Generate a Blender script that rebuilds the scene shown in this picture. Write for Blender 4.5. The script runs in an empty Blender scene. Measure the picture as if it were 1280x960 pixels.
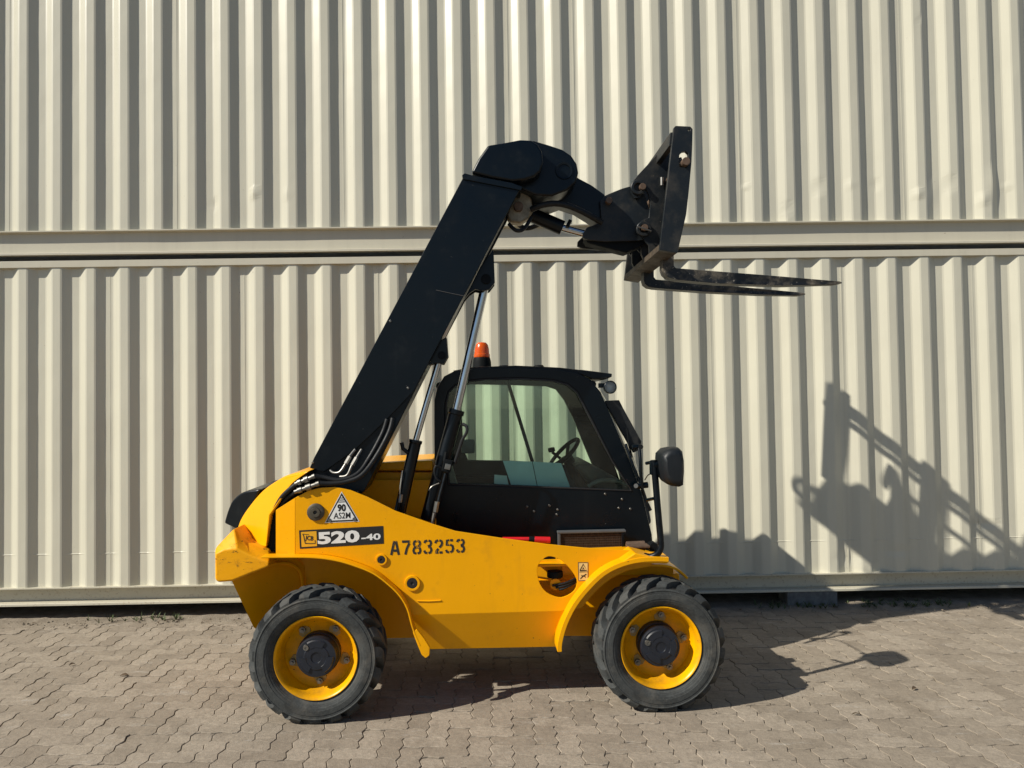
import bpy, bmesh, math, random
from math import sin, cos, pi, radians, atan2, sqrt, hypot
from mathutils import Vector, Matrix
from mathutils.geometry import tessellate_polygon
from mathutils.noise import noise as pnoise

random.seed(7)
scene = bpy.context.scene
COL = scene.collection

# ------------------------------------------------------------------ camera, sky, sun, exposure
cam_data = bpy.data.cameras.new('camera')
cam = bpy.data.objects.new('camera', cam_data)
COL.objects.link(cam)
cam_data.sensor_width = 36.0
cam_data.lens = 961.0 / 1280.0 * 36.0
cam_data.clip_start = 0.05
cam_data.clip_end = 2000.0
pit, yw, rol = 0.0279, 0.0132, -0.0156
fwd = Vector((sin(yw) * cos(pit), cos(yw) * cos(pit), sin(pit)))
rgt = Vector((cos(yw), -sin(yw), 0))
upv = rgt.cross(fwd)
r2 = cos(rol) * rgt + sin(rol) * upv
u2 = -sin(rol) * rgt + cos(rol) * upv
cam.matrix_world = Matrix(((r2.x, u2.x, -fwd.x, 0), (r2.y, u2.y, -fwd.y, -6.417),
                           (r2.z, u2.z, -fwd.z, 1.7155), (0, 0, 0, 1)))
scene.camera = cam

SUN = Vector((2.1, 1.0, -1.83)).normalized()          # the way the light travels
elev = math.asin(-SUN.z)
az = atan2(-SUN.x, -SUN.y)
world = bpy.data.worlds.new('World')
scene.world = world
world.use_nodes = True
wn = world.node_tree.nodes
wn.clear()
sky = wn.new('ShaderNodeTexSky')
sky.sky_type = 'NISHITA'
sky.sun_disc = False
sky.sun_elevation = elev
sky.sun_rotation = az
sky.ozone_density = 3.0
sky.dust_density = 0.4
bg = wn.new('ShaderNodeBackground')
bg.inputs['Strength'].default_value = 0.066
wo = wn.new('ShaderNodeOutputWorld')
world.node_tree.links.new(sky.outputs[0], bg.inputs[0])
world.node_tree.links.new(bg.outputs[0], wo.inputs[0])

sl = bpy.data.lights.new('sun', 'SUN')
sl.energy = 5.0
sl.angle = radians(0.55)
sl.color = (1.0, 0.945, 0.835)
sun = bpy.data.objects.new('sun', sl)
COL.objects.link(sun)
sun.rotation_euler = SUN.to_track_quat('-Z', 'Y').to_euler()
sun.location = (-8, -6, 8)

scene.view_settings.view_transform = 'Standard'
scene.view_settings.look = 'None'
scene.view_settings.exposure = 0.26
scene.view_settings.gamma = 1.0
scene.view_settings.use_curve_mapping = False
scene.render.engine = 'CYCLES'
scene.cycles.max_bounces = 10
scene.cycles.transparent_max_bounces = 12

# ------------------------------------------------------------------ materials
class NT:
    def __init__(s, name):
        m = bpy.data.materials.new(name); m.use_nodes = True
        s.m = m; s.t = m.node_tree; s.n = s.t.nodes; s.l = s.t.links
        s.p = s.n['Principled BSDF']
        s.tc = s.n.new('ShaderNodeTexCoord')
    def noise(s, scale, detail=4, rough=0.55, vec=None, stretch=None, dist=0.0):
        n = s.n.new('ShaderNodeTexNoise')
        n.inputs['Scale'].default_value = scale
        n.inputs['Detail'].default_value = detail
        n.inputs['Roughness'].default_value = rough
        n.inputs['Distortion'].default_value = dist
        src = vec or s.tc.outputs['Object']
        if stretch:
            mp = s.n.new('ShaderNodeMapping'); mp.inputs['Scale'].default_value = stretch
            s.l.new(src, mp.inputs[0]); src = mp.outputs[0]
        s.l.new(src, n.inputs['Vector'])
        return n.outputs['Fac']
    def ramp(s, fac, lo, hi, a=0.0, b=1.0):
        r = s.n.new('ShaderNodeMapRange')
        r.inputs[1].default_value = lo; r.inputs[2].default_value = hi
        r.inputs[3].default_value = a; r.inputs[4].default_value = b
        s.l.new(fac, r.inputs[0]); return r.outputs[0]
    def mix(s, fac, a, b):
        x = s.n.new('ShaderNodeMix'); x.data_type = 'RGBA'
        for v, k in ((a, 6), (b, 7)):
            if isinstance(v, tuple): x.inputs[k].default_value = (*v, 1)
            else: s.l.new(v, x.inputs[k])
        if isinstance(fac, float): x.inputs[0].default_value = fac
        else: s.l.new(fac, x.inputs[0])
        return x.outputs[2]
    def math(s, op, a, b):
        x = s.n.new('ShaderNodeMath'); x.operation = op
        for v, k in ((a, 0), (b, 1)):
            if isinstance(v, (int, float)): x.inputs[k].default_value = v
            else: s.l.new(v, x.inputs[k])
        return x.outputs[0]
    def bump(s, h, strength, dist=0.01):
        b = s.n.new('ShaderNodeBump')
        b.inputs['Strength'].default_value = strength; b.inputs['Distance'].default_value = dist
        s.l.new(h, b.inputs['Height']); s.l.new(b.outputs[0], s.p.inputs['Normal'])
    def col(s, c):
        if isinstance(c, tuple): s.p.inputs['Base Color'].default_value = (*c, 1)
        else: s.l.new(c, s.p.inputs['Base Color'])
    def rgh(s, r):
        if isinstance(r, float): s.p.inputs['Roughness'].default_value = r
        else: s.l.new(r, s.p.inputs['Roughness'])
    def geo(s, name):
        g = s.n.new('ShaderNodeNewGeometry'); return g.outputs[name]
    def rnd(s):
        o = s.n.new('ShaderNodeObjectInfo'); return o.outputs['Random']

def mat_paint(name, base, dirt, rough=0.38, dirt_lo=0.55, dirt_hi=0.8, chips=True, coat=0.0, spec=0.5, chip=(0.05, 0.03, 0.015), chip_lo=0.70):
    m = NT(name)
    big = m.noise(2.3, 5, 0.6)
    c = m.mix(m.ramp(big, 0.35, 0.7), base, tuple(v * 0.9 for v in base))
    d = m.noise(7.0, 8, 0.68)
    c = m.mix(m.ramp(d, dirt_lo, dirt_hi, 0, 0.7), c, dirt)
    streak = m.noise(9.0, 4, 0.6, stretch=(1, 1, 0.08))
    c = m.mix(m.ramp(streak, 0.6, 0.85, 0, 0.35), c, dirt)
    if chips:
        f = m.noise(60.0, 3, 0.5)
        c = m.mix(m.ramp(f, chip_lo, chip_lo + 0.03), c, chip)
    m.col(c)
    m.rgh(m.ramp(d, 0.3, 0.7, rough * 0.85, rough * 1.3))
    m.p.inputs['Coat Weight'].default_value = coat
    m.p.inputs['Coat Roughness'].default_value = 0.12
    m.p.inputs['Specular IOR Level'].default_value = spec
    h = m.noise(35.0, 3, 0.5)
    m.bump(h, 0.05, 0.01)
    return m.m

M = {}
M['yellow'] = mat_paint('yellow_paint', (0.845, 0.378, 0.0004), (0.42, 0.19, 0.012), 0.30, 0.57, 0.95, True, 0.0, 0.24, chip_lo=0.74)
M['yellow_rim'] = mat_paint('yellow_rim_paint', (0.86, 0.40, 0.0005), (0.24, 0.12, 0.02), 0.32, 0.48, 0.76, True, 0.0, 0.3)
M['black'] = mat_paint('black_paint', (0.0004, 0.0028, 0.0056), (0.020, 0.023, 0.023), 0.30, 0.56, 1.0, True, 0.0, 0.32, (0.07, 0.07, 0.065), 0.745)
M['black_worn'] = mat_paint('worn_black_steel', (0.006, 0.0085, 0.0105), (0.055, 0.048, 0.038), 0.44, 0.46, 0.78, True, 0.0, 0.45, (0.10, 0.085, 0.06), 0.72)
M['black_dull'] = mat_paint('black_plastic', (0.005, 0.0065, 0.0075), (0.025, 0.025, 0.023), 0.6, 0.6, 1.0, False, 0.0, 0.15)
M['fork_steel'] = mat_paint('worn_fork_steel', (0.008, 0.009, 0.010), (0.16, 0.135, 0.10), 0.45, 0.46, 0.62, True, 0.0, 0.5, (0.2, 0.18, 0.15), 0.66)
M['mirror_plastic'] = mat_paint('mirror_plastic', (0.006, 0.0085, 0.011), (0.02, 0.02, 0.019), 0.5, 0.6, 1.0, False, 0.0, 0.4)

def mat_rust_yellow():
    m = NT('scraped_yellow_paint')
    c = m.mix(m.ramp(m.noise(2.0), 0.35, 0.7), (0.86, 0.385, 0.0004), (0.74, 0.31, 0.001))
    f = m.noise(14.0, 9, 0.72, dist=0.6)
    c = m.mix(m.ramp(f, 0.54, 0.70, 0, 0.7), c, (0.30, 0.125, 0.008))
    g = m.noise(26.0, 6, 0.7, stretch=(0.35, 1, 1.6), dist=1.2)
    c = m.mix(m.ramp(g, 0.62, 0.67), c, (0.045, 0.024, 0.012))
    m.col(c); m.rgh(m.ramp(f, 0.3, 0.7, 0.4, 0.7)); m.bump(g, 0.15, 0.01); m.p.inputs['Specular IOR Level'].default_value = 0.25
    return m.m
M['yellow_scraped'] = mat_rust_yellow()

def mat_simple(name, c, rough, metal=0.0, var=0.25, scale=12.0, spec=0.5, bump=0.0):
    m = NT(name)
    n = m.noise(scale, 6, 0.62)
    m.col(m.mix(m.ramp(n, 0.35, 0.68), c, tuple(v * (1 - var) for v in c)))
    m.rgh(m.ramp(n, 0.3, 0.7, rough * 0.85, min(1, rough * 1.2)))
    m.p.inputs['Metallic'].default_value = metal
    m.p.inputs['Specular IOR Level'].default_value = spec
    if bump: m.bump(n, bump, 0.01)
    return m.m
M['lamp_white'] = mat_simple('lamp_reflector', (0.62, 0.64, 0.64), 0.3, 0, 0.2)
M['rusty_beam'] = mat_simple('rust_stained_steel', (0.085, 0.062, 0.040), 0.65, 0, 0.6, 14)
M['clamp'] = mat_simple('worn_clamp_pad', (0.42, 0.30, 0.10), 0.55, 0, 0.3)
M['rubber_dark'] = mat_simple('dark_groove_rubber', (0.016, 0.016, 0.016), 0.8)
M['chrome'] = mat_simple('chromed_rod', (0.62, 0.64, 0.67), 0.16, 1.0, 0.1)
M['steel'] = mat_simple('zinc_steel', (0.30, 0.29, 0.265), 0.46, 1.0, 0.4)
M['rusty_pin'] = mat_simple('rusty_pin', (0.17, 0.11, 0.075), 0.6, 0.35, 0.5, 30)
M['pin_dark'] = mat_simple('dark_greasy_pin', (0.10, 0.085, 0.06), 0.5, 0.3, 0.5, 25)
M['greased'] = mat_simple('greased_bearing', (0.36, 0.31, 0.22), 0.5, 0.2, 0.5, 25)
M['hose'] = mat_simple('rubber_hose', (0.012, 0.013, 0.014), 0.5, 0, 0.3, 60, 0.3)
M['hub'] = mat_simple('hub_paint', (0.012, 0.016, 0.026), 0.42, 0, 0.5, 22, 0.5, 0.1)
M['rubber_seal'] = mat_simple('rubber_seal', (0.012, 0.012, 0.013), 0.55)
M['red'] = mat_simple('red_paint', (0.62, 0.012, 0.016), 0.4)
M['white_print'] = mat_simple('white_print', (0.76, 0.76, 0.73), 0.5, 0, 0.12, 40)
M['black_print'] = mat_simple('black_print', (0.012, 0.012, 0.012), 0.5)
M['stencil'] = mat_simple('black_stencil_paint', (0.014, 0.013, 0.010), 0.6, 0, 0.6, 50)
m = NT('worn_stencil_paint')
m.col(m.mix(m.ramp(m.noise(55.0, 5, 0.65), 0.585, 0.66, 0, 0.85), (0.016, 0.014, 0.011), (0.60, 0.27, 0.004)))
m.rgh(0.6); M['stencil'] = m.m
M['yellow_print'] = mat_simple('yellow_print', (0.80, 0.40, 0.006), 0.45, 0, 0.1)
M['cream_print'] = mat_simple('cream_print', (0.72, 0.52, 0.20), 0.5, 0, 0.15)
M['mesh'] = mat_simple('brown_mesh', (0.055, 0.032, 0.018), 0.75, 0, 0.5, 60)
M['grey_trim'] = mat_simple('grey_trim', (0.09, 0.095, 0.10), 0.5)
M['paper'] = mat_simple('pale_blue_card', (0.52, 0.80, 0.82), 0.7, 0, 0.08)
M['paper_white'] = mat_simple('white_card', (0.60, 0.78, 0.78), 0.7, 0, 0.08)
M['seat'] = mat_simple('seat_vinyl', (0.035, 0.042, 0.042), 0.55, 0, 0.3)
M['cab_grey'] = mat_simple('cab_trim', (0.16, 0.18, 0.165), 0.6, 0, 0.3)
M['concrete'] = mat_simple('concrete_block', (0.17, 0.175, 0.175), 0.9, 0, 0.4, 18, 0.3, 0.4)
M['wood'] = mat_simple('weathered_wood', (0.22, 0.17, 0.11), 0.85, 0, 0.5, 18, 0.3, 0.3)
M['pebble'] = mat_simple('pale_pebble', (0.55, 0.52, 0.47), 0.85, 0, 0.3)
M['leaf'] = mat_simple('dry_leaf', (0.10, 0.065, 0.035), 0.8, 0, 0.4)
M['weed'] = mat_simple('weed_green', (0.07, 0.10, 0.03), 0.7, 0, 0.4)

def mat_rubber(name, face):
    m = NT(name)
    n = m.noise(9.0, 8, 0.7)
    f = m.noise(85.0, 4, 0.65)
    d = m.noise(5.0, 7, 0.7, dist=0.5)
    c = m.mix(m.ramp(n, 0.32, 0.68), tuple(v * 0.42 for v in face), tuple(v * 1.15 for v in face))
    c = m.mix(m.ramp(d, 0.5, 0.72, 0, 0.6), c, (0.135, 0.120, 0.098))
    c = m.mix(m.ramp(f, 0.52, 0.8, 0, 0.6), c, tuple(v * 1.7 for v in face))
    m.col(c); m.rgh(0.75); m.p.inputs['Specular IOR Level'].default_value = 0.3
    m.bump(f, 0.4, 0.004)
    return m.m
M['rubber'] = mat_rubber('dusty_tyre_rubber', (0.054, 0.058, 0.057))
M['rubber_tread'] = mat_rubber('tread_rubber', (0.085, 0.085, 0.078))

def mat_glass(name, tint, fres=1.45):
    m = NT(name)
    tr = m.n.new('ShaderNodeBsdfTransparent'); tr.inputs[0].default_value = (*tint, 1)
    gl = m.n.new('ShaderNodeBsdfGlossy'); gl.inputs['Roughness'].default_value = 0.02
    gl.inputs[0].default_value = (1, 1, 1, 1)
    fr = m.n.new('ShaderNodeFresnel'); fr.inputs[0].default_value = fres
    mx = m.n.new('ShaderNodeMixShader')
    m.l.new(fr.outputs[0], mx.inputs[0]); m.l.new(tr.outputs[0], mx.inputs[1]); m.l.new(gl.outputs[0], mx.inputs[2])
    dust = m.n.new('ShaderNodeBsdfDiffuse'); dust.inputs[0].default_value = (0.35, 0.36, 0.3, 1)
    m2 = m.n.new('ShaderNodeMixShader')
    m.l.new(m.ramp(m.noise(6.0, 6, 0.65), 0.45, 0.85, 0.006, 0.05), m2.inputs[0])
    m.l.new(mx.outputs[0], m2.inputs[1]); m.l.new(dust.outputs[0], m2.inputs[2])
    m.l.new(m2.outputs[0], m.n['Material Output'].inputs[0])
    return m.m
M['glass'] = mat_glass('green_tinted_glass', (0.885, 0.962, 0.915))
M['lens'] = mat_glass('lamp_lens', (0.93, 0.94, 0.92))

m = NT('amber_plastic')
m.col((0.85, 0.13, 0.012)); m.rgh(0.25); m.p.inputs['Transmission Weight'].default_value = 0.35
m.p.inputs['Subsurface Weight'].default_value = 0.2
M['amber'] = m.m

def mat_wall(name, base):
    m = NT(name)
    big = m.noise(0.8, 5, 0.6)
    c = m.mix(m.ramp(big, 0.3, 0.72), base, tuple(v * 0.93 for v in base))
    st = m.noise(11.0, 6, 0.62, stretch=(1, 1, 0.045))
    c = m.mix(m.ramp(st, 0.5, 0.85, 0, 0.42), c, tuple(v * 0.72 for v in base))
    sp = m.noise(38.0, 3, 0.6)
    c = m.mix(m.ramp(sp, 0.735, 0.77, 0, 0.55), c, (0.20, 0.13, 0.07))
    tone = m.mix(m.rnd(), (0.93, 0.93, 0.935), (1.0, 1.0, 1.0))
    mu = m.n.new('ShaderNodeMix'); mu.data_type = 'RGBA'; mu.blend_type = 'MULTIPLY'; mu.inputs[0].default_value = 1.0
    m.l.new(c, mu.inputs[6]); m.l.new(tone, mu.inputs[7])
    m.col(mu.outputs[2])
    m.rgh(m.ramp(st, 0.3, 0.7, 0.30, 0.38))
    m.p.inputs['Specular IOR Level'].default_value = 0.5
    w = m.noise(3.0, 2, 0.5, stretch=(1, 1, 0.5))
    m.bump(w, 0.25, 0.02)
    return m.m
M['wall'] = mat_wall('beige_container_paint', (0.615, 0.588, 0.470))

def mat_rail():
    m = NT('speckled_rail_paint')
    base = (0.57, 0.535, 0.42)
    c = m.mix(m.ramp(m.noise(3.0, 5, 0.6), 0.3, 0.7), base, tuple(v * 0.88 for v in base))
    c = m.mix(m.ramp(m.noise(46.0, 5, 0.7), 0.56, 0.68, 0, 0.6), c, (0.24, 0.17, 0.10))
    m.col(c); m.rgh(0.5)
    return m.m
M['rail'] = mat_rail()
M['rail_clean'] = mat_wall('beige_rail_paint', (0.59, 0.55, 0.435))

def mat_paver(per_island):
    m = NT('concrete_paver')
    r = m.geo('Random Per Island') if per_island else m.rnd()
    pos = m.geo('Position')
    base = m.mix(m.ramp(r, 0, 1), (0.248, 0.206, 0.159), (0.372, 0.316, 0.250))
    big = m.noise(0.7, 5, 0.6, vec=pos)
    c = m.mix(m.ramp(big, 0.35, 0.7, 0, 0.5), base, (0.330, 0.281, 0.217))
    st = m.noise(6.0, 8, 0.74, vec=pos)
    c = m.mix(m.ramp(st, 0.48, 0.74, 0, 0.75), c, (0.155, 0.128, 0.098))
    pale = m.noise(3.4, 9, 0.78, vec=pos, stretch=(0.8, 2.6, 1))
    c = m.mix(m.ramp(pale, 0.57, 0.74, 0, 0.8), c, (0.47, 0.45, 0.41))
    mot = m.noise(38.0, 6, 0.75, vec=pos)
    c = m.mix(m.ramp(mot, 0.42, 0.72, 0, 0.55), c, (0.155, 0.130, 0.102))
    gr = m.noise(170.0, 4, 0.75, vec=pos)
    c = m.mix(m.ramp(gr, 0.45, 0.75, 0, 0.55), c, (0.135, 0.112, 0.088))
    oil = m.noise(1.7, 4, 0.55, vec=pos)
    c = m.mix(m.ramp(oil, 0.63, 0.72, 0, 0.45), c, (0.115, 0.088, 0.060))
    m.col(c); m.rgh(0.9); m.p.inputs['Specular IOR Level'].default_value = 0.25
    m.bump(m.math('ADD', m.math('MULTIPLY', gr, 0.35), m.noise(26.0, 4, 0.6, vec=pos)), 0.7, 0.006)
    return m.m
M['paver'] = mat_paver(False)
M['paver_field'] = mat_paver(True)

def mat_ground():
    m = NT('sandy_ground')
    pos = m.geo('Position')
    n = m.noise(1.3, 7, 0.65, vec=pos); g = m.noise(120.0, 4, 0.7, vec=pos)
    c = m.mix(m.ramp(n, 0.3, 0.7), (0.10, 0.085, 0.065), (0.17, 0.145, 0.115))
    c = m.mix(m.ramp(g, 0.4, 0.75, 0, 0.6), c, (0.11, 0.09, 0.07))
    m.col(c); m.rgh(0.95); m.p.inputs['Specular IOR Level'].default_value = 0.2
    m.bump(g, 0.5, 0.006)
    return m.m
M['ground'] = mat_ground()
def mat_dirt():
    m = NT('loose_dirt')
    pos = m.geo('Position')
    n = m.noise(9.0, 7, 0.7, vec=pos); g = m.noise(140.0, 4, 0.7, vec=pos)
    c = m.mix(m.ramp(n, 0.3, 0.7), (0.19, 0.155, 0.115), (0.33, 0.285, 0.225))
    c = m.mix(m.ramp(g, 0.45, 0.75, 0, 0.6), c, (0.13, 0.105, 0.08))
    m.col(c); m.rgh(0.95); m.p.inputs['Specular IOR Level'].default_value = 0.2
    m.bump(g, 0.7, 0.008)
    return m.m
M['dirt'] = mat_dirt()

# ------------------------------------------------------------------ mesh helpers
def link(name, me, parent=None):
    o = bpy.data.objects.new(name, me); COL.objects.link(o)
    if parent is not None: o.parent = parent
    return o

def empty(name, loc=(0, 0, 0), rz=0.0, parent=None):
    o = bpy.data.objects.new(name, None); COL.objects.link(o)
    o.empty_display_size = 0.2
    o.location = loc; o.rotation_euler = (0, 0, rz)
    if parent is not None: o.parent = parent
    return o

def tag(o, label=None, cat=None, group=None, kind=None):
    if label: o['label'] = label
    if cat: o['category'] = cat
    if group: o['group'] = group
    if kind: o['kind'] = kind
    return o

def finish(name, bm, mat, parent=None, bevel=0.0, seg=2, smooth=True, sharp=38):
    bmesh.ops.recalc_face_normals(bm, faces=bm.faces)
    if bevel > 0:
        bmesh.ops.dissolve_limit(bm, angle_limit=0.01, verts=bm.verts, edges=bm.edges)
        es = [e for e in bm.edges if len(e.link_faces) == 2 and e.calc_face_angle(0) > radians(40)]
        if es:
            bmesh.ops.bevel(bm, geom=es, offset=bevel, segments=seg, profile=0.5, affect='EDGES', clamp_overlap=True)
    me = bpy.data.meshes.new(name)
    if smooth:
        for f in bm.faces: f.smooth = True
        for e in bm.edges:
            if len(e.link_faces) == 2 and e.calc_face_angle(0) > radians(sharp): e.smooth = False
    bm.to_mesh(me); bm.free()
    if isinstance(mat, str): mat = M[mat]
    me.materials.append(mat)
    o = link(name, me, parent)
    if smooth:
        w = o.modifiers.new('weighted', 'WEIGHTED_NORMAL'); w.keep_sharp = True; w.weight = 80
    return o

def add_prism(bm, poly, y0, y1, holes=()):
    loops = [list(poly)] + [list(h) for h in holes]
    flat = [p for l in loops for p in l]
    tris = tessellate_polygon([[Vector((x, z, 0)) for x, z in l] for l in loops])
    a = [bm.verts.new((x, y0, z)) for x, z in flat]
    b = [bm.verts.new((x, y1, z)) for x, z in flat]
    for t in tris:
        for vs in ((a[t[0]], a[t[1]], a[t[2]]), (b[t[2]], b[t[1]], b[t[0]])):
            try: bm.faces.new(vs)
            except ValueError: pass
    k = 0
    for l in loops:
        n = len(l)
        for i in range(n):
            i0, i1 = k + i, k + (i + 1) % n
            try: bm.faces.new((a[i0], a[i1], b[i1], b[i0]))
            except ValueError: pass
        k += n
    return a, b

def prism(name, poly, y0, y1, mat, parent=None, holes=(), bevel=0.004, seg=2):
    bm = bmesh.new(); add_prism(bm, poly, y0, y1, holes)
    return finish(name, bm, mat, parent, bevel, seg)

def frame_of(d):
    d = d.normalized()
    u = d.orthogonal().normalized()
    return u, d.cross(u)

def add_tube(bm, pts, r, n=12, cap=True):
    pts = [Vector(p) for p in pts]
    rs = r if isinstance(r, (list, tuple)) else [r] * len(pts)
    rings = []
    d0 = (pts[1] - pts[0]).normalized(); u = d0.orthogonal().normalized()
    for i, p in enumerate(pts):
        d = (pts[min(i + 1, len(pts) - 1)] - pts[max(i - 1, 0)])
        if d.length < 1e-9: d = d0
        d.normalize()
        u = (u - d * u.dot(d)).normalized(); v = d.cross(u)
        rings.append([bm.verts.new(p + (u * cos(2 * pi * k / n) + v * sin(2 * pi * k / n)) * rs[i]) for k in range(n)])
    for a, b in zip(rings, rings[1:]):
        for k in range(n):
            bm.faces.new((a[k], a[(k + 1) % n], b[(k + 1) % n], b[k]))
    if cap:
        bm.faces.new(rings[0][::-1]); bm.faces.new(rings[-1])

def smooth_path(pts, k=6):
    pts = [Vector(p) for p in pts]; out = []
    P = [pts[0]] + pts + [pts[-1]]
    for i in range(1, len(P) - 2):
        for j in range(k):
            t = j / k
            a, b, c, d = P[i - 1], P[i], P[i + 1], P[i + 2]
            out.append(0.5 * ((2 * b) + (c - a) * t + (2 * a - 5 * b + 4 * c - d) * t * t + (3 * b - a - 3 * c + d) * t ** 3))
    out.append(pts[-1]); return out

def tube(name, pts, r, mat, parent=None, n=12, smooth=False, bevel=0.0):
    bm = bmesh.new(); add_tube(bm, smooth_path(pts) if smooth else pts, r, n)
    return finish(name, bm, mat, parent, bevel)

def pin(name, c, r, y0, y1, mat, parent=None, n=20, bevel=0.003):
    return tube(name, [(c[0], y0, c[2]), (c[0], y1, c[2])], r, mat, parent, n, False, bevel)

def add_box(bm, c, s, rot=None):
    vs = []
    for dx in (-1, 1):
        for dy in (-1, 1):
            for dz in (-1, 1):
                v = Vector((dx * s[0] / 2, dy * s[1] / 2, dz * s[2] / 2))
                if rot is not None: v = rot @ v
                vs.append(bm.verts.new(v + Vector(c)))
    for f in ((0, 1, 3, 2), (4, 6, 7, 5), (0, 4, 5, 1), (2, 3, 7, 6), (0, 2, 6, 4), (1, 5, 7, 3)):
        bm.faces.new([vs[i] for i in f])

def box(name, c, s, mat, parent=None, bevel=0.003, rot=None):
    bm = bmesh.new(); add_box(bm, c, s, rot)
    return finish(name, bm, mat, parent, bevel)

def add_lathe(bm, prof, c, n=48, closed=False):
    """revolve (radius, y) about the y axis through c"""
    rings = []
    for r, y in prof:
        if r < 1e-6: rings.append([bm.verts.new((c[0], c[1] + y, c[2]))])
        else: rings.append([bm.verts.new((c[0] + r * cos(2 * pi * k / n), c[1] + y, c[2] + r * sin(2 * pi * k / n))) for k in range(n)])
    pairs = list(zip(rings, rings[1:]))
    if closed: pairs.append((rings[-1], rings[0]))
    for a, b in pairs:
        for k in range(n):
            k2 = (k + 1) % n
            if len(a) == 1 and len(b) == 1: continue
            if len(a) == 1: bm.faces.new((a[0], b[k], b[k2]))
            elif len(b) == 1: bm.faces.new((a[k], a[k2], b[0]))
            else: bm.faces.new((a[k], a[k2], b[k2], b[k]))

def loft(name, rings, mat, parent=None, cap=True, bevel=0.0, closed=True, sharp=38):
    bm = bmesh.new()
    R = [[bm.verts.new(p) for p in r] for r in rings]
    n = len(R[0])
    for a, b in zip(R, R[1:]):
        for k in range(n if closed else n - 1):
            bm.faces.new((a[k], a[(k + 1) % n], b[(k + 1) % n], b[k]))
    if cap:
        bm.faces.new(R[0][::-1]); bm.faces.new(R[-1])
    return finish(name, bm, mat, parent, bevel, sharp=sharp)

def ribbon_faces(verts, faces, pts, w):
    n = len(pts); L = []; Rr = []
    for i in range(n):
        a = Vector(pts[max(i - 1, 0)]); b = Vector(pts[min(i + 1, n - 1)])
        d = (b - a)
        d = d.normalized() if d.length > 1e-9 else Vector((1, 0))
        nrm = Vector((-d.y, d.x)) * (w / 2)
        L.append(Vector(pts[i]) + nrm); Rr.append(Vector(pts[i]) - nrm)
    k = len(verts)
    verts.extend([tuple(v) for v in L] + [tuple(v) for v in Rr])
    for i in range(n - 1): faces.append((k + i, k + n + i, k + n + i + 1, k + i + 1))

def quad_map(q):
    bl, br, tr, tl = [Vector(p) for p in q]
    return lambda u, v: (bl * (1 - u) + br * u) * (1 - v) + (tl * (1 - u) + tr * u) * v

def flat_print(name, verts, faces, q, y, mat, parent):
    f = quad_map(q)
    me = bpy.data.meshes.new(name)
    vv = []
    for u, v in verts:
        p = f(u, v); vv.append((p.x, y, p.y))
    me.from_pydata(vv, [], faces); me.materials.append(M[mat] if isinstance(mat, str) else mat)
    return link(name, me, parent)

def text_mesh(s, bold=0.0):
    c = bpy.data.curves.new('t', 'FONT'); c.body = s; c.offset = bold; c.resolution_u = 3
    o = bpy.data.objects.new('t', c); COL.objects.link(o)
    dg = bpy.context.evaluated_depsgraph_get()
    me = bpy.data.meshes.new_from_object(o.evaluated_get(dg))
    vs = [(v.co.x, v.co.y) for v in me.vertices]; fs = [tuple(p.vertices) for p in me.polygons]
    bpy.data.objects.remove(o); bpy.data.curves.remove(c); bpy.data.meshes.remove(me)
    x0 = min(v[0] for v in vs); x1 = max(v[0] for v in vs); y0 = min(v[1] for v in vs); y1 = max(v[1] for v in vs)
    return [((x - x0) / (x1 - x0), (y - y0) / (y1 - y0)) for x, y in vs], fs

def text_print(name, s, q, y, mat, parent, bold=0.0):
    vs, fs = text_mesh(s, bold)
    return flat_print(name, vs, fs, q, y, mat, parent)

# ------------------------------------------------------------------ ground and paving
me = bpy.data.meshes.new('ground')
S = 400.0
me.from_pydata([(-S, -S, -0.0095), (S, -S, -0.0095), (S, S, -0.0095), (-S, S, -0.0095)], [], [(0, 1, 2, 3)])
me.materials.append(M['ground'])
ground = tag(link('ground', me), kind='structure')
paving = tag(empty('paving', (0, -3, 0)), kind='structure')

U = 0.1127
AMP = 0.0085
PX0, PY0 = 0.03, -0.34
def zig(t):
    t = t % 1.0
    return 4 * t if t < 0.25 else (2 - 4 * t if t < 0.75 else 4 * t - 4)
def unit_edge(a, b):
    (x0, y0), (x1, y1) = a, b
    out = []
    for t in (0.0, 0.25, 0.75):
        x = x0 + (x1 - x0) * t; y = y0 + (y1 - y0) * t
        if abs(x1 - x0) < 1e-9: x += AMP * zig(y)
        else: y += AMP * zig(x) * 0.8
        out.append((x, y))
    return out
def paver_outline(h):
    cells = [(0, 0), (1, 0), (2, 0), (2, 1), (1, 1), (0, 1)] if h else [(0, 0), (1, 0), (1, 1), (1, 2), (0, 2), (0, 1)]
    pts = []
    for a, b in zip(cells, cells[1:] + cells[:1]):
        e = unit_edge(a, b)
        pts += [(x * U if True else 0, y * U) for x, y in [(p[0], p[1]) for p in e]]
    # amplitudes were in metres already
    pts2 = []
    for a, b in zip(cells, cells[1:] + cells[:1]):
        for t in (0.0, 0.25, 0.75):
            x = (a[0] + (b[0] - a[0]) * t) * U; y = (a[1] + (b[1] - a[1]) * t) * U
            if a[0] == b[0]: x += AMP * zig(y / U)
            else: y += AMP * 0.8 * zig(x / U)
            pts2.append((x, y))
    return pts2
def inset(pts, d):
    n = len(pts); out = []
    for i in range(n):
        p0 = Vector(pts[i - 1]); p = Vector(pts[i]); p1 = Vector(pts[(i + 1) % n])
        e0 = (p - p0).normalized(); e1 = (p1 - p).normalized()
        n0 = Vector((-e0.y, e0.x)); n1 = Vector((-e1.y, e1.x))
        b = (n0 + n1)
        k = max(0.35, 1 + n0.dot(n1))
        out.append(tuple(p + b * (d / k)))
    return out
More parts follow.
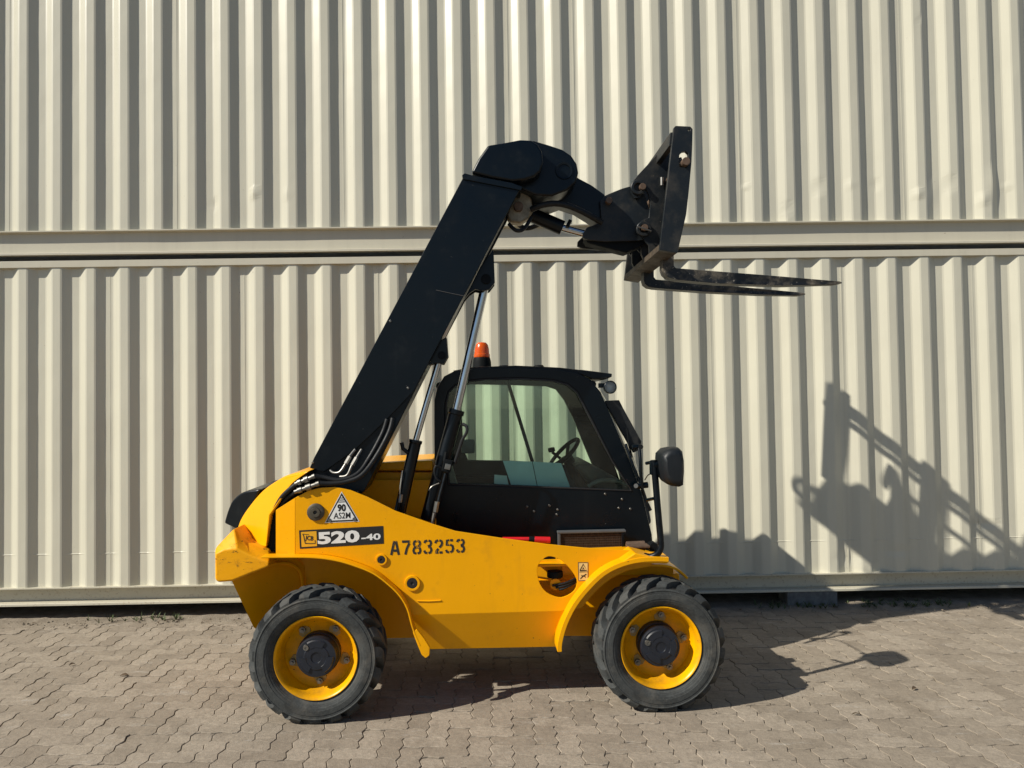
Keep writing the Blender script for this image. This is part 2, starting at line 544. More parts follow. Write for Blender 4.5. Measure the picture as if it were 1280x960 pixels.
def paver_geo(h):
    o = paver_outline(h); n = len(o)
    A = inset(o, 0.0014); B = inset(o, 0.0014); T = inset(o, 0.0040)
    v = [(x, y, -0.011) for x, y in A] + [(x, y, -0.0022) for x, y in B] + [(x, y, 0.0) for x, y in T]
    f = [tuple(range(2 * n, 3 * n))]
    for i in range(n):
        j = (i + 1) % n
        f.append((i, j, n + j, n + i)); f.append((n + i, n + j, 2 * n + j, 2 * n + i))
    return v, f
GEO = {h: paver_geo(h) for h in (True, False)}
PM = {}
for h in (True, False):
    pm = bpy.data.meshes.new('paver'); pm.from_pydata(GEO[h][0], [], GEO[h][1]); pm.materials.append(M['paver']); PM[h] = pm
slots = []
for i in range(-82, 84):
    for j in range(-66, 6):
        k = (i + j) % 4
        x, y = PX0 + i * U, PY0 + j * U
        if k == 0: slots.append((x, y, True))
        elif k == 2: slots.append((x, y, False))
camp = Vector((0, -6.417, 1.7155))
inv = cam.matrix_world.inverted()
def in_view(x, y):
    p = inv @ Vector((x, y, 0))
    if p.z > -0.1: return None
    u = 961 * p.x / -p.z; v = 961 * p.y / -p.z
    return (abs(u) < 655 and abs(v) < 492), -p.z
def on_wheel_shadow(x, y): return False
rank = []
for s in slots:
    c = (s[0] + (U if s[2] else U / 2), s[1] + (U / 2 if s[2] else U))
    r = in_view(*c)
    hidden = (-1.15 < c[0] < 1.0 and -2.0 < c[1] < -0.7)
    if r and r[0] and not hidden: rank.append((r[1], s))
rank.sort(key=lambda t: t[0])
single = set(s for _, s in rank[:298])
fv, ff = [], []
for s in slots:
    x, y, h = s
    dz = random.uniform(-0.0032, 0.0014); tx = random.gauss(0, 0.007); ty = random.gauss(0, 0.007)
    if s in single:
        o = link('paver', PM[h], paving)
        o.matrix_parent_inverse = Matrix.Identity(4)
        o.location = (x, y + 3, dz); o.rotation_euler = (tx, ty, random.uniform(-0.004, 0.004))
    else:
        v, f = GEO[h]; k = len(fv)
        fv += [(x + a, y + b, c + dz + tx * b + ty * a) for a, b, c in v]
        ff += [tuple(k + q for q in t) for t in f]
me = bpy.data.meshes.new('paver_field'); me.from_pydata(fv, [], ff); me.materials.append(M['paver_field'])
o = link('paver_field', me, paving); o.location = (0, 3, 0); o['kind'] = 'stuff'

# loose dirt drifted along the foot of the wall
bm = bmesh.new()
NX, NY = 420, 12
grid = []
for i in range(NX + 1):
    row = []
    X = -7.0 + 14.0 * i / NX
    edge = -0.17 + 0.07 * pnoise(Vector((X * 1.1, 3, 0))) + 0.05 * pnoise(Vector((X * 4.0, 9, 0)))
    for j in range(NY + 1):
        t = j / NY
        Y = edge + (0.45 - edge) * t
        hgt = (0.022 + 0.035 * max(0, 1 - abs(X - 3.25) / 0.75) * max(0, 1 - abs(Y + 0.02) / .2)) * min(1, t * 2.2) + (0.012 * pnoise(Vector((X * 7, Y * 12, 2))) + 0.007 * pnoise(Vector((X * 23, Y * 26, 5)))) * min(1, t * 6)
        if j == 0: hgt = -0.008
        row.append(bm.verts.new((X, Y, hgt)))
    grid.append(row)
for i in range(NX):
    for j in range(NY):
        bm.faces.new((grid[i][j], grid[i + 1][j], grid[i + 1][j + 1], grid[i][j + 1]))
o = finish('dirt', bm, 'dirt'); tag(o, 'loose sandy dirt drifted along the foot of the lower container', 'dirt', kind='stuff')

def add_stone(bm, c, r):
    m = bmesh.ops.create_icosphere(bm, subdivisions=1, radius=r)
    sx, sy, sz = random.uniform(.7, 1.3), random.uniform(.7, 1.3), random.uniform(.45, .8)
    for v in m['verts']:
        k = random.uniform(.8, 1.15)
        v.co = Vector((v.co.x * sx * k, v.co.y * sy * k, v.co.z * sz * k)) + Vector(c)
bm = bmesh.new()
for i in range(420):
    X = random.uniform(-6, 6)
    add_stone(bm, (X, random.gauss(-0.10, 0.07), 0.012), random.uniform(0.003, 0.011))
for i in range(60):
    add_stone(bm, (random.uniform(-5, 5), random.uniform(-3, -0.3), 0.001), random.uniform(0.002, 0.005))
o = finish('gravel', bm, 'dirt', smooth=False); tag(o, 'small stones and grit scattered near the container foot', 'gravel', kind='stuff')

bm = bmesh.new()
for i in range(110):
    cx = random.choice([-2.9, -2.75, 2.3, 2.45, 2.6, -3.3, 3.0, 3.2, 3.4, 3.6]) + random.gauss(0, 0.10); cy = random.uniform(-0.12, 0.05)
    for k in range(5):
        a = random.uniform(0, 2 * pi); L = random.uniform(.025, .07); w = random.uniform(.002, .005)
        d = Vector((cos(a), sin(a), random.uniform(.5, 1.6))).normalized()
        s = Vector((-sin(a), cos(a), 0)) * w
        p = Vector((cx, cy, 0.012))
        bm.faces.new([bm.verts.new(q) for q in (p - s, p + s, p + d * L * .6 + s * .9, p + d * L, p + d * L * .6 - s * .9)])
o = finish('weeds', bm, 'weed', smooth=False); tag(o, 'tufts of weeds growing in the dirt under the lower container', 'weeds', kind='stuff')

bm = bmesh.new()
for i in range(90):
    x = random.uniform(-4.6, 4.6); y = random.gauss(-0.16, 0.10); a = random.uniform(0, 6.28); L = random.uniform(.008, .026); w = L * random.uniform(.2, .5)
    d = Vector((cos(a), sin(a), random.uniform(-.1, .3))) * L; q = Vector((-sin(a), cos(a), random.uniform(-.3, .3))) * w
    p = Vector((x, y, 0.022))
    bm.faces.new([bm.verts.new(v) for v in (p - d, p + q, p + d, p - q)])
o = finish('leaf_litter', bm, 'leaf', smooth=False); tag(o, 'scraps of dry leaf and bark blown along the container foot', 'litter', kind='stuff')
def leaf(p, L, rz, label):
    bm = bmesh.new()
    vs = []
    for t, w in ((0, .0), (.25, .2), (.6, .26), (.85, .14), (1, 0)):
        z = 0.004 + 0.010 * sin(t * pi)
        vs.append((bm.verts.new((t * L, -w * L, z)), bm.verts.new((t * L, 0, z - .003)), bm.verts.new((t * L, w * L, z + .002))))
    for a, b in zip(vs, vs[1:]):
        bm.faces.new((a[0], b[0], b[1], a[1])); bm.faces.new((a[1], b[1], b[2], a[2]))
    o = finish('dry_leaf', bm, 'leaf'); o.location = (p[0], p[1], 0.002); o.rotation_euler = (0.2, 0, rz); tag(o, label, 'leaf')
leaf((2.39, -1.867), 0.045, 0.6, 'dark dry leaf on the sunlit pavers below the mirror shadow')
leaf((1.926, -2.217), 0.05, 2.9, 'curled brown leaf on the sunlit pavers at lower right')
leaf((-2.499, -1.359), 0.05, 0.3, 'dark dry leaf on the pavers at the left of the rear tyre')
leaf((-2.954, -1.133), 0.04, 1.0, 'small brown leaf on the pavers at far left')

# ------------------------------------------------------------------ shipping containers
ZB = 0.13
PITCH, XU = 0.2798, -3.9354
CX0, CX1 = -6.15, 6.04
def corr_points(xa, xb):
    """(x, y) break points of the corrugation between two x"""
    pts = []
    i0 = int(math.floor((xa - XU) / PITCH)) - 1; i1 = int(math.ceil((xb - XU) / PITCH)) + 1
    raw = []
    for i in range(i0, i1 + 1):
        b = XU + i * PITCH
        raw += [(b, 0.0), (b + 0.068, 0.036), (b + 0.138, 0.036), (b + 0.206, 0.0)]
    def at(x):
        for p, q in zip(raw, raw[1:]):
            if p[0] <= x <= q[0]:
                t = (x - p[0]) / (q[0] - p[0]); return p[1] + (q[1] - p[1]) * t
        return 0.0
    r = 0.007                      # soft press radii
    for k, (x, y) in enumerate(raw):
        for s in (-r, r):
            xx = x + s
            if xa < xx < xb: pts.append((xx, at(xx)))
    return [(xa, at(xa))] + pts + [(xb, at(xb))]

DENTS = {}
def panel(parent, xa, xb, z0, z1, dents, crease):
    bm = bmesh.new()
    pts = corr_points(xa, xb)
    pts = [(xa - 0.0, pts[0][1])] + pts[1:]
    zs = [z0 + (z1 - z0) * t / 26 for t in range(27)]
    if crease: zs += [z0 + 0.262, z0 + 0.268, z0 + 0.274]
    for (dx, dz, rx, rz_, amp) in dents: zs += [dz - rz_, dz - rz_ / 2, dz, dz + rz_ / 2, dz + rz_]
    zs = sorted(z for z in set(round(z, 4) for z in zs) if z0 <= z <= z1)
    R = []
    for z in zs:
        row = []
        for x, y in pts:
            yy = y + 0.0016 * pnoise(Vector((x * 2.3, z * 1.4, z0))) + 0.0008 * pnoise(Vector((x * 9, z * 5, 4)))
            for (dx, dz, rx, rz_, amp) in dents:
                q = ((x - dx) / rx) ** 2 + ((z - dz) / rz_) ** 2
                if q < 1: yy += amp * (1 - q) ** 2
            if crease and y > 0.03 and abs(z - (z0 + 0.268)) < 0.003: yy -= 0.0028
            row.append(bm.verts.new((x, yy, z)))
        R.append(row)
    for a, b in zip(R, R[1:]):
        for k in range(len(a) - 1):
            bm.faces.new((a[k], a[k + 1], b[k + 1], b[k]))
    # lapped edge with its weld bead
    yy = pts[0][1]
    add_box(bm, (xa + 0.004, yy + 0.0003, (z0 + z1) / 2), (0.011, 0.0035, z1 - z0 - 0.002))
    me = bpy.data.meshes.new('wall_panel')
    bmesh.ops.recalc_face_normals(bm, faces=bm.faces)
    bm.to_mesh(me); bm.free(); me.materials.append(M['wall'])
    return link('wall_panel', me, parent)

def container(label, zb, seams, dents, crease, deep, zs, ztop):
    root = empty('shipping_container', (0, 0, 0))
    tag(root, label, 'container', 'beige shipping containers stacked behind the machine')
    xs = [CX0 + 0.16] + [XU + i * PITCH + 0.103 for i in seams if CX0 + 0.2 < XU + i * PITCH + 0.103 < CX1 - 0.2] + [CX1 - 0.16]
    z0, z1 = zb + zs, zb + ztop
    for a, b in zip(xs, xs[1:]):
        panel(root, a, b, z0 - 0.004, z1 + 0.004, [d for d in dents if a - .1 < d[0] < b + .1], crease)
    # top rail: a square tube, a touch proud of the sheet
    box('top_rail', ((CX0 + CX1) / 2, 0.022, zb + (ztop + 2.8475) / 2), (CX1 - CX0 - 0.36, 0.06, 2.8475 - ztop), 'rail_clean', root, 0.003)
    # bottom rail: channel section with two lips
    lip = 0.010
    prof = [(-0.012, zs), (-0.012, zs - lip), (deep, zs - lip - 0.004), (deep, 0.024), (-0.006, 0.020), (-0.012, 0.016), (-0.012, 0.0), (deep + 0.02, 0.0), (deep + 0.02, zs)]
    bm = bmesh.new()
    N = 60; rings = []
    for i in range(N + 1):
        X = CX0 + 0.18 + (CX1 - CX0 - 0.36) * i / N
        rings.append([bm.verts.new((X, y + 0.0016 * pnoise(Vector((X * 2.2, y * 40, zb))), zb + z + (0.0012 * pnoise(Vector((X * 3, 7, z * 9))) if 0 < z < zs else 0))) for y, z in prof])
    for a, b in zip(rings, rings[1:]):
        for k in range(len(prof)):
            bm.faces.new((a[k], a[(k + 1) % len(prof)], b[(k + 1) % len(prof)], b[k]))
    bm.faces.new(rings[0][::-1]); bm.faces.new(rings[-1])
    o = finish('bottom_rail', bm, 'rail' if deep > 0.05 else 'rail_clean', root, 0.0, smooth=False)
    # closed body behind the sheet, end posts and castings
    box('body', ((CX0 + CX1) / 2, 1.25, zb + 1.46), (CX1 - CX0 - 0.3, 2.32, 2.70), 'rail_clean', root, 0.004)
    for x in (CX0 + 0.08, CX1 - 0.08):
        box('corner_post', (x, 0.07, zb + 1.448), (0.155, 0.16, 2.65), 'rail_clean', root, 0.006)
        for z in (0.06, 2.837):
            box('corner_casting', (x, 0.08, zb + z), (0.178, 0.162, 0.118), 'rail_clean', root, 0.01)
    return root

rnd = random.Random(3)
up_d = []
for i in (5, 6, 7, 21, 22, 23, 24, 25, 26, 27, 28, 29, 30):
    up_d.append((XU + i * PITCH + 0.17 + rnd.uniform(-.03, .06), ZB + 2.896 + 0.204 + rnd.uniform(.10, .32), rnd.uniform(.03, .06), rnd.uniform(.04, .11), rnd.choice([-1, 1, 1]) * rnd.uniform(.004, .009)))
up_d += [(XU + 29 * PITCH + .02, 3.55, .05, .2, -.008), (XU + 27 * PITCH + 0.05, 3.45, .05, .22, -.007), (XU + 26.9 * PITCH, 4.95, .03, .10, .010)]
lo_d = [(4.05, 0.66, .16, .05, .006), (2.9, 0.40, .2, .08, .005), (3.3, 0.45, .2, .06, .006)]
container('lower beige corrugated shipping container standing on the paving right behind the telehandler', ZB, [-6, -2, 2, 6, 10, 14, 16, 20, 24, 28, 32], lo_d, True, 0.072, 0.1476, 2.7914)
container('upper beige corrugated shipping container stacked on top of the other one', ZB + 2.896, [-6, -1, 4, 9, 14, 16, 21, 26, 31], up_d, False, 0.036, 0.2037, 2.7914)

bx = 2.56
o = box('concrete_block', (bx, 0.11, 0.064), (0.42, 0.22, 0.126), 'concrete', None, 0.008)
tag(o, 'grey concrete block wedged under the bottom rail of the lower container', 'block')

# ------------------------------------------------------------------ telehandler
TH = empty('telehandler', (-1.038, -2.192, 0), 0.03304)
tag(TH, 'yellow compact telehandler with black raised boom and pallet forks parked in front of the containers', 'telehandler')
YP = 0.19          # outer face of the near side plate

# --- side plates
plate_top = [(-0.144, 0.966), (-0.142, 1.21), (-0.063, 1.25), (0.001, 1.263), (0.084, 1.266), (0.17, 1.246), (0.265, 1.206), (0.423, 1.123), (0.636, 1.043), (0.764, 1.0), (1.044, 0.951), (1.288, 0.913), (1.503, 0.887), (1.645, 0.876), (1.799, 0.862), (1.873, 0.835), (1.934, 0.806)]
arch_f = [(1.872, 0.766), (1.759, 0.75), (1.665, 0.711), (1.576, 0.644), (1.485, 0.541), (1.433, 0.447), (1.394, 0.347), (1.379, 0.307)]
foot = [(1.36, 0.527), (0.63, 0.565)]
arch_r = [(0.578, 0.385), (0.511, 0.473), (0.485, 0.56), (0.445, 0.638), (0.382, 0.703), (0.296, 0.769), (0.193, 0.815), (0.085, 0.847), (-0.046, 0.868), (-0.145, 0.871)]
hole = [(1.257, 0.818), (1.296, 0.842), (1.351, 0.829), (1.406, 0.787), (1.46, 0.705), (1.445, 0.643), (1.385, 0.608), (1.338, 0.61), (1.283, 0.638), (1.246, 0.688), (1.232, 0.752), (1.238, 0.791)]
zf = foot[0][1]
rfx = plate_top[0][0]
def dense(pts, k=4):
    return [(p.x, p.y) for p in smooth_path([Vector((x, z)) for x, z in pts], k)]
fl_r = [(-0.315, 0.886), (-0.197, 0.885), (-0.029, 0.879), (0.095, 0.86), (0.201, 0.827), (0.303, 0.782), (0.387, 0.717), (0.448, 0.653), (0.488, 0.581), (0.513, 0.487), (0.535, 0.424), (0.557, 0.374)]
fl_d = dense(fl_r, 4)
edge_r = [(x + 0.004, z + 0.009) for x, z in fl_d[::-1] if z > zf + 0.004 and x > rfx]
upper_poly = plate_top + arch_f[:5] + [(foot[0][0], zf), (edge_r[0][0] + 0.008, zf)] + edge_r + [(rfx, edge_r[-1][1])]
hole = dense(hole + hole[:1], 3)[:-1]
sp = prism('side_plate', upper_poly, YP, YP + 0.012, 'yellow', TH, [hole], 0.003)
# the lower band of the plate leans inwards to the sill
low = [(x, z) for x, y, z in [(1.388, 0.19, 0.535), (1.368, 0.275, 0.297), (0.599, 0.275, 0.306), (0.554, 0.26, 0.351), (0.498, 0.19, 0.56)]]
low = [(x, min(z, zf + 0.002)) for x, z in low]
def lean(p): return YP + 0.012 + max(0, (zf - p[1])) * 0.30
bm = bmesh.new()
a = [bm.verts.new((x, YP + max(0, zf - z) * 0.37, z)) for x, z in low]
b = [bm.verts.new((x, YP + 0.014 + max(0, zf - z) * 0.37, z)) for x, z in low]
bm.faces.new(a); bm.faces.new(b[::-1])
for i in range(len(a)): bm.faces.new((a[i], a[(i + 1) % len(a)], b[(i + 1) % len(a)], b[i]))
finish('sill_panel', bm, 'yellow', TH, 0.003)
far = bpy.data.objects.new('side_plate', sp.data); COL.objects.link(far); far.parent = TH; far.location = (0, 1.16, 0)
w = far.modifiers.new('weighted', 'WEIGHTED_NORMAL'); w.keep_sharp = True

def arch_flange(name, line, y0, y1, th, mat):
    """a curved flange standing out from the plate along an arch line (x, z), thickened by th towards the outside"""
    bm = bmesh.new(); n = len(line); R = []
    for i, (x, z) in enumerate(line):
        p0 = Vector(line[max(i - 1, 0)]); p1 = Vector(line[min(i + 1, n - 1)])
        d = (p1 - p0).normalized(); nr = Vector((-d.y, d.x))
        t = th if not callable(th) else th(i / (n - 1))
        q = Vector((x, z)) + nr * t
        R.append([bm.verts.new(v) for v in ((x, y0, z), (q.x, y0, q.y), (q.x, y1, q.y), (x, y1, z))])
    for a, b in zip(R, R[1:]):
        for k in range(4): bm.faces.new((a[k], a[(k + 1) % 4], b[(k + 1) % 4], b[k]))
    bm.faces.new(R[0][::-1]); bm.faces.new(R[-1])
    return finish(name, bm, mat, TH, 0.003)
arch_flange('wheel_arch', fl_d, 0.11, 0.2, 0.009, 'yellow')
tabp = [(0.521, 0.452), (0.547, 0.38), (0.569, 0.326), (0.591, 0.306), (0.613, 0.321), (0.616, 0.365), (0.583, 0.419), (0.544, 0.47)]
prism('arch_tab', tabp, 0.112, 0.132, 'yellow', TH, (), 0.004)
fl_f = [(1.356, 0.329), (1.359, 0.378), (1.388, 0.475), (1.444, 0.58), (1.525, 0.676), (1.61, 0.75), (1.707, 0.795), (1.812, 0.817), (1.908, 0.819), (1.972, 0.815)]
arch_flange('fender', dense(fl_f[::-1], 3), 0.08, 0.24, lambda t: -0.026 + 0.0 * t, 'yellow')
fl_i = [(1.554, 0.596), (1.636, 0.673), (1.736, 0.726), (1.845, 0.754), (1.945, 0.758), (2.02, 0.747), (2.077, 0.717), (2.114, 0.679)]
arch_flange('inner_fender', dense(fl_i[::-1], 3), 0.23, 0.52, -0.014, 'yellow')
# nose cap where the fender meets the front of the machine
cap = [(1.781, 0.87), (1.854, 0.85), (1.922, 0.831), (1.979, 0.816), (1.968, 0.805), (1.88, 0.809), (1.789, 0.811), (1.701, 0.798), (1.637, 0.777)]
prism('fender_nose', cap, 0.085, 0.30, 'yellow', TH, (), 0.008)

# --- inner wheel wells, belly, axles
well_r = [(-0.322, 1.076), (0.633, 1.005), (0.647, 0.557), (0.638, 0.275), (0.252, 0.281), (-0.328, 0.298)]
prism('inner_wing', well_r, 0.60, 0.615, 'yellow', TH, (), 0.003)
well_f = [(1.404, 0.745), (2.09, 0.698), (2.119, 0.607), (2.085, 0.429), (1.848, 0.261), (1.396, 0.274)]
prism('inner_wing', well_f, 0.56, 0.575, 'yellow', TH, (), 0.003)
box('belly', (0.97, 0.90, 0.43), (0.86, 0.60, 0.40), 'yellow', TH, 0.02)
box('belly_side', (0.97, 0.50, 0.50), (0.86, 0.18, 0.24), 'yellow', TH, 0.01)
for xc in (0.0, 1.906):
    tube('axle', [(xc, 0.2, 0.345), (xc, 1.36, 0.345)], 0.075, 'black_dull', TH, 16)
    box('axle_housing', (xc, 0.78, 0.36), (0.24, 0.30, 0.24), 'black_dull', TH, 0.04)
box('chassis_rail', (1.75, 0.78, 0.55), (0.8, 0.5, 0.2), 'yellow', TH, 0.01)
box('chassis_rail', (0.05, 0.90, 0.58), (0.9, 0.5, 0.25), 'yellow', TH, 0.01)

# --- what shows through the oval opening of the side plate
yl = 0.30
oc = (1.344, 0.32, 0.719)
prism('bracket', [(1.228, 0.793), (1.405, 0.779), (1.499, 0.711), (1.498, 0.663), (1.331, 0.668), (1.226, 0.689)], 0.34, 0.36, 'yellow', TH, (), 0.004)
box('cross_plate', (oc[0], 0.34, oc[2] + 0.055), (0.20, 0.16, 0.012), 'yellow', TH, 0.002)
box('back_plate', (oc[0], 0.345, oc[2] - 0.11), (0.26, 0.02, 0.12), 'yellow', TH, 0.002)
pin('filler_neck', (oc[0], 0, oc[2] - 0.055), 0.034, 0.26, 0.33, 'yellow', TH)
tube('filler_cap', [(oc[0], 0.29, oc[2] - 0.02), (oc[0], 0.29, oc[2] + 0.018)], 0.047, 'black_dull', TH, 22, False, 0.006)
for k in range(3):
    tube('hose', [(oc[0] - 0.02 + .02 * k, 0.255, oc[2] - 0.06 - .012 * k), (oc[0] + 0.06, 0.25, oc[2] - 0.045 - .014 * k), (oc[0] + 0.13, 0.27, oc[2] - 0.02 - .01 * k)], 0.007, 'hose', TH, 8, True)

box('sun_blocker', (0.60, 0.42, 0.49), (0.10, 0.22, 0.22), 'yellow', TH, 0.004)  # mostly hidden box added to stop sun leaking past the wheel arch
# --- bolts and bosses of the plate
def boss(px, r, mat1='yellow'):
    x, _, z = px
    bm = bmesh.new(); add_lathe(bm, [(0, 0.0), (r * .16, 0.0), (r * .22, -0.004), (r * .62, -0.004), (r * .66, -0.001)], (x, YP - 0.006, z), 24)
    b = finish('bolt', bm, 'rubber_seal', TH)
    bm = bmesh.new(); add_lathe(bm, [(r * .66, -0.001), (r * .72, -0.004), (r * .95, -0.004), (r, 0.006), (r, 0.02)], (x, YP - 0.006, z), 24)
    finish('bolt_ring', bm, mat1, b)
boss((0.342, 0.19, 0.848), 0.033)
boss((0.516, 0.19, 0.71), 0.045)
pv = (-0.026, 0.19, 1.126)
bm = bmesh.new(); add_lathe(bm, [(0, -0.012), (0.009, -0.012), (0.012, -0.02), (0.026, -0.020), (0.028, -0.012), (0.040, -0.012), (0.049, -0.007), (0.050, 0.01)], (pv[0], YP - 0.004, pv[2]), 28)
finish('pivot_pin', bm, 'pin_dark', TH)
bm = bmesh.new(); add_lathe(bm, [(0, -0.0135), (0.0085, -0.0135)], (pv[0], YP - 0.0045, pv[2]), 16)
finish('grease_nipple', bm, 'rubber_seal', TH)
tube('weld_seam', [(0.544, 0.188, 0.608), (0.608, 0.188, 0.605), (0.677, 0.188, 0.607)], 0.004, 'yellow', TH, 8)

# --- plate fold at the rear edge
rf = [(-0.26, 1.138), (-0.142, 1.209), (-0.145, 0.873), (-0.262, 0.878)]
loft('rear_fold', [[(rf[0][0], 0.222, rf[0][1]), (rf[1][0] - .001, 0.1905, rf[1][1]), (rf[2][0] - .001, 0.1905, rf[2][1]), (rf[3][0], 0.222, rf[3][1])],
                   [(rf[0][0], 0.234, rf[0][1]), (rf[1][0] - .001, 0.2025, rf[1][1]), (rf[2][0] - .001, 0.2025, rf[2][1]), (rf[3][0], 0.234, rf[3][1])]], 'yellow', TH, True, 0.002)

# --- rear hood, lamp cowl, counterweight
hood = [(-0.288, 1.109), (-0.217, 1.213), (-0.165, 1.287), (-0.057, 1.363), (-0.185, 1.338), (-0.25, 1.307), (-0.335, 1.247), (-0.409, 1.164), (-0.462, 1.081), (-0.485, 1.005), (-0.431, 0.963), (-0.316, 0.923)]
hd = [(-0.288, 0.22, 1.109), (-0.217, 0.22, 1.213), (-0.165, 0.22, 1.287), (-0.057, 0.22, 1.363), (-0.194, 0.26, 1.335), (-0.27, 0.3, 1.3), (-0.373, 0.36, 1.233), (-0.467, 0.42, 1.139), (-0.535, 0.46, 1.047), (-0.565, 0.48, 0.963), (-0.493, 0.43, 0.927), (-0.323, 0.245, 0.919)]
ymid = 0.79
def smooth_loop(pts, corners, k=4):
    """round a closed outline except at the listed corner indices"""
    n = len(pts); cs = sorted(corners); out = []
    for a, b in zip(cs, cs[1:] + [cs[0] + n]):
        seg = [pts[i % n] for i in range(a, b + 1)]
        out += [tuple(p) for p in (smooth_path(seg, k) if len(seg) > 2 else [Vector(seg[0]), Vector(seg[-1])])][:-1]
    return out
hd = smooth_loop(hd, [0, 3, 9, 11])
loft('engine_hood', [hd, [(x, 2 * ymid - y, z) for x, y, z in hd]], 'yellow', TH, True, 0.03, sharp=70)
hood2 = [(-0.068, 1.359), (-0.072, 0.885), (-0.314, 0.891), (-0.299, 1.093), (-0.22, 1.216), (-0.174, 1.285)]
prism('hood_core', hood2, 0.27, 1.32, 'black_dull', TH, (), 0.004)
cw_ = [(-0.393, 0.4, 1.24), (-0.48, 0.44, 1.228), (-0.533, 0.48, 1.211), (-0.581, 0.52, 1.18), (-0.617, 0.55, 1.143), (-0.648, 0.57, 1.078), (-0.668, 0.58, 1.018), (-0.628, 0.56, 1.003), (-0.572, 0.52, 0.986), (-0.53, 0.49, 1.038), (-0.468, 0.46, 1.137)]
cw_ = smooth_loop(cw_, [0, 6, 8])
loft('lamp_cowl', [cw_, [(x, 2 * ymid - y, z) for x, y, z in cw_]], 'black', TH, True, 0.012, sharp=60)
cw_top = [(-0.486, 1.043), (-0.576, 0.951), (-0.593, 0.924), (-0.589, 0.758), (-0.576, 0.742), (-0.494, 0.746), (-0.371, 0.793), (-0.291, 0.822), (-0.285, 0.918), (-0.308, 0.926), (-0.419, 0.965)]
cwi = [(-0.45, 1.02), (-0.535, 0.943), (-0.575, 0.908), (-0.589, 0.758), (-0.576, 0.742), (-0.494, 0.746), (-0.371, 0.793), (-0.291, 0.822), (-0.286, 0.863), (-0.371, 0.874), (-0.451, 0.894)]
def ringy(poly, y): return [(x, y, z) for x, z in poly]
cwo = [(-0.504, 1.034), (-0.596, 0.94), (-0.611, 0.913), (-0.607, 0.747), (-0.594, 0.731), (-0.513, 0.736), (-0.388, 0.782), (-0.307, 0.812), (-0.301, 0.907), (-0.324, 0.915), (-0.437, 0.955)]
cwn = [(-0.465, 0.934), (-0.536, 0.929), (-0.585, 0.908), (-0.586, 0.765), (-0.568, 0.748), (-0.491, 0.753), (-0.368, 0.799), (-0.288, 0.829), (-0.285, 0.856), (-0.323, 0.865), (-0.394, 0.894)]
loft('counterweight', [ringy(cwn, .170), ringy(cwo, .245), ringy(cwo, 1.33), ringy(cwn, 1.41)], 'yellow_scraped', TH, True, 0.016)
box('reflector', ((cw_top[1][0] + cw_top[6][0]) / 2 - .01, 0.26, cw_top[1][1] + 0.004), (0.07, 0.04, 0.004), 'white_print', TH, 0.001, Matrix.Rotation(radians(-4), 3, 'Y'))
gd_ = [(-0.524, 0.24, 0.756), (-0.424, 0.4, 0.869), (-0.265, 0.52, 0.843), (-0.193, 0.58, 0.741), (-0.172, 0.6, 0.284), (-0.352, 0.47, 0.328), (-0.432, 0.37, 0.435)]
loft('mud_guard', [gd_, [(x + .008, y + .012, z) for x, y, z in gd_]], 'yellow', TH, True, 0.0)
tube('guard_bead', [(-0.38, 0.41, 0.791), (-0.285, 0.5, 0.782), (-0.233, 0.545, 0.754), (-0.204, 0.565, 0.71), (-0.192, 0.575, 0.644), (-0.193, 0.575, 0.527)], 0.011, 'yellow', TH, 8, True)
# --- engine bay wall and deck behind the boom
bay = [(0.167, 1.261), (0.634, 1.252), (0.629, 0.924), (0.165, 1.06)]
prism('bay_wall', bay, 0.64, 0.66, 'yellow', TH, (), 0.004)
deck = [(0.098, 1.343), (0.25, 1.366), (0.612, 1.374), (0.611, 1.308), (0.249, 1.315), (0.098, 1.318)]
prism('deck_cover', deck, 0.67, 1.36, 'yellow', TH, (), 0.012, 3)
bay2 = [(-0.004, 1.309), (0.631, 1.297), (0.625, 0.787), (-0.008, 0.803)]
prism('engine_bay', bay2, 0.70, 1.34, 'yellow', TH, (), 0.01)
box('deck_latch', tuple((0.584, 0.72, 1.347)), (0.035, 0.02, 0.03), 'steel', TH, 0.003)

# --- hoses and fittings at the boom foot
for s in ([(-0.273, 0.26, 1.14), (-0.231, 0.24, 1.206), (-0.181, 0.22, 1.253), (-0.133, 0.21, 1.29)], [(-0.267, 0.27, 1.12), (-0.207, 0.25, 1.195), (-0.145, 0.22, 1.239), (-0.095, 0.2, 1.265)]):
    tube('hose', s, 0.014, 'hose', TH, 10, True)
def fitting(pts, rs):
    bm = bmesh.new(); add_tube(bm, pts, rs, 12)
    return finish('hose_fitting', bm, 'steel', TH)
def lerp(a, b, t): return tuple(a[i] + (b[i] - a[i]) * t for i in range(3))
def fit_line(a, b):
    ts = (0, .12, .14, .30, .32, .45, .47, .66, .68, .85, .87, 1)
    rs = (.011, .011, .017, .017, .011, .011, .019, .019, .012, .012, .015, .015)
    fitting([lerp(a, b, t) for t in ts], list(rs))
fit_line(*[(-0.144, 0.2, 1.287), (-0.029, 0.19, 1.331)])
fit_line(*[(-0.145, 0.185, 1.243), (-0.004, 0.18, 1.29)])
tube('hose', [(-0.029, 0.19, 1.331), (0.019, 0.2, 1.32), (0.11, 0.2, 1.304), (0.207, 0.22, 1.337), (0.269, 0.27, 1.425), (0.341, 0.3, 1.562), (0.369, 0.31, 1.646)], 0.013, 'hose', TH, 10, True)
tube('hose', [(-0.004, 0.18, 1.29), (0.052, 0.19, 1.286), (0.141, 0.2, 1.294), (0.231, 0.21, 1.328), (0.308, 0.26, 1.429), (0.38, 0.29, 1.566), (0.402, 0.31, 1.65)], 0.014, 'hose', TH, 10, True)
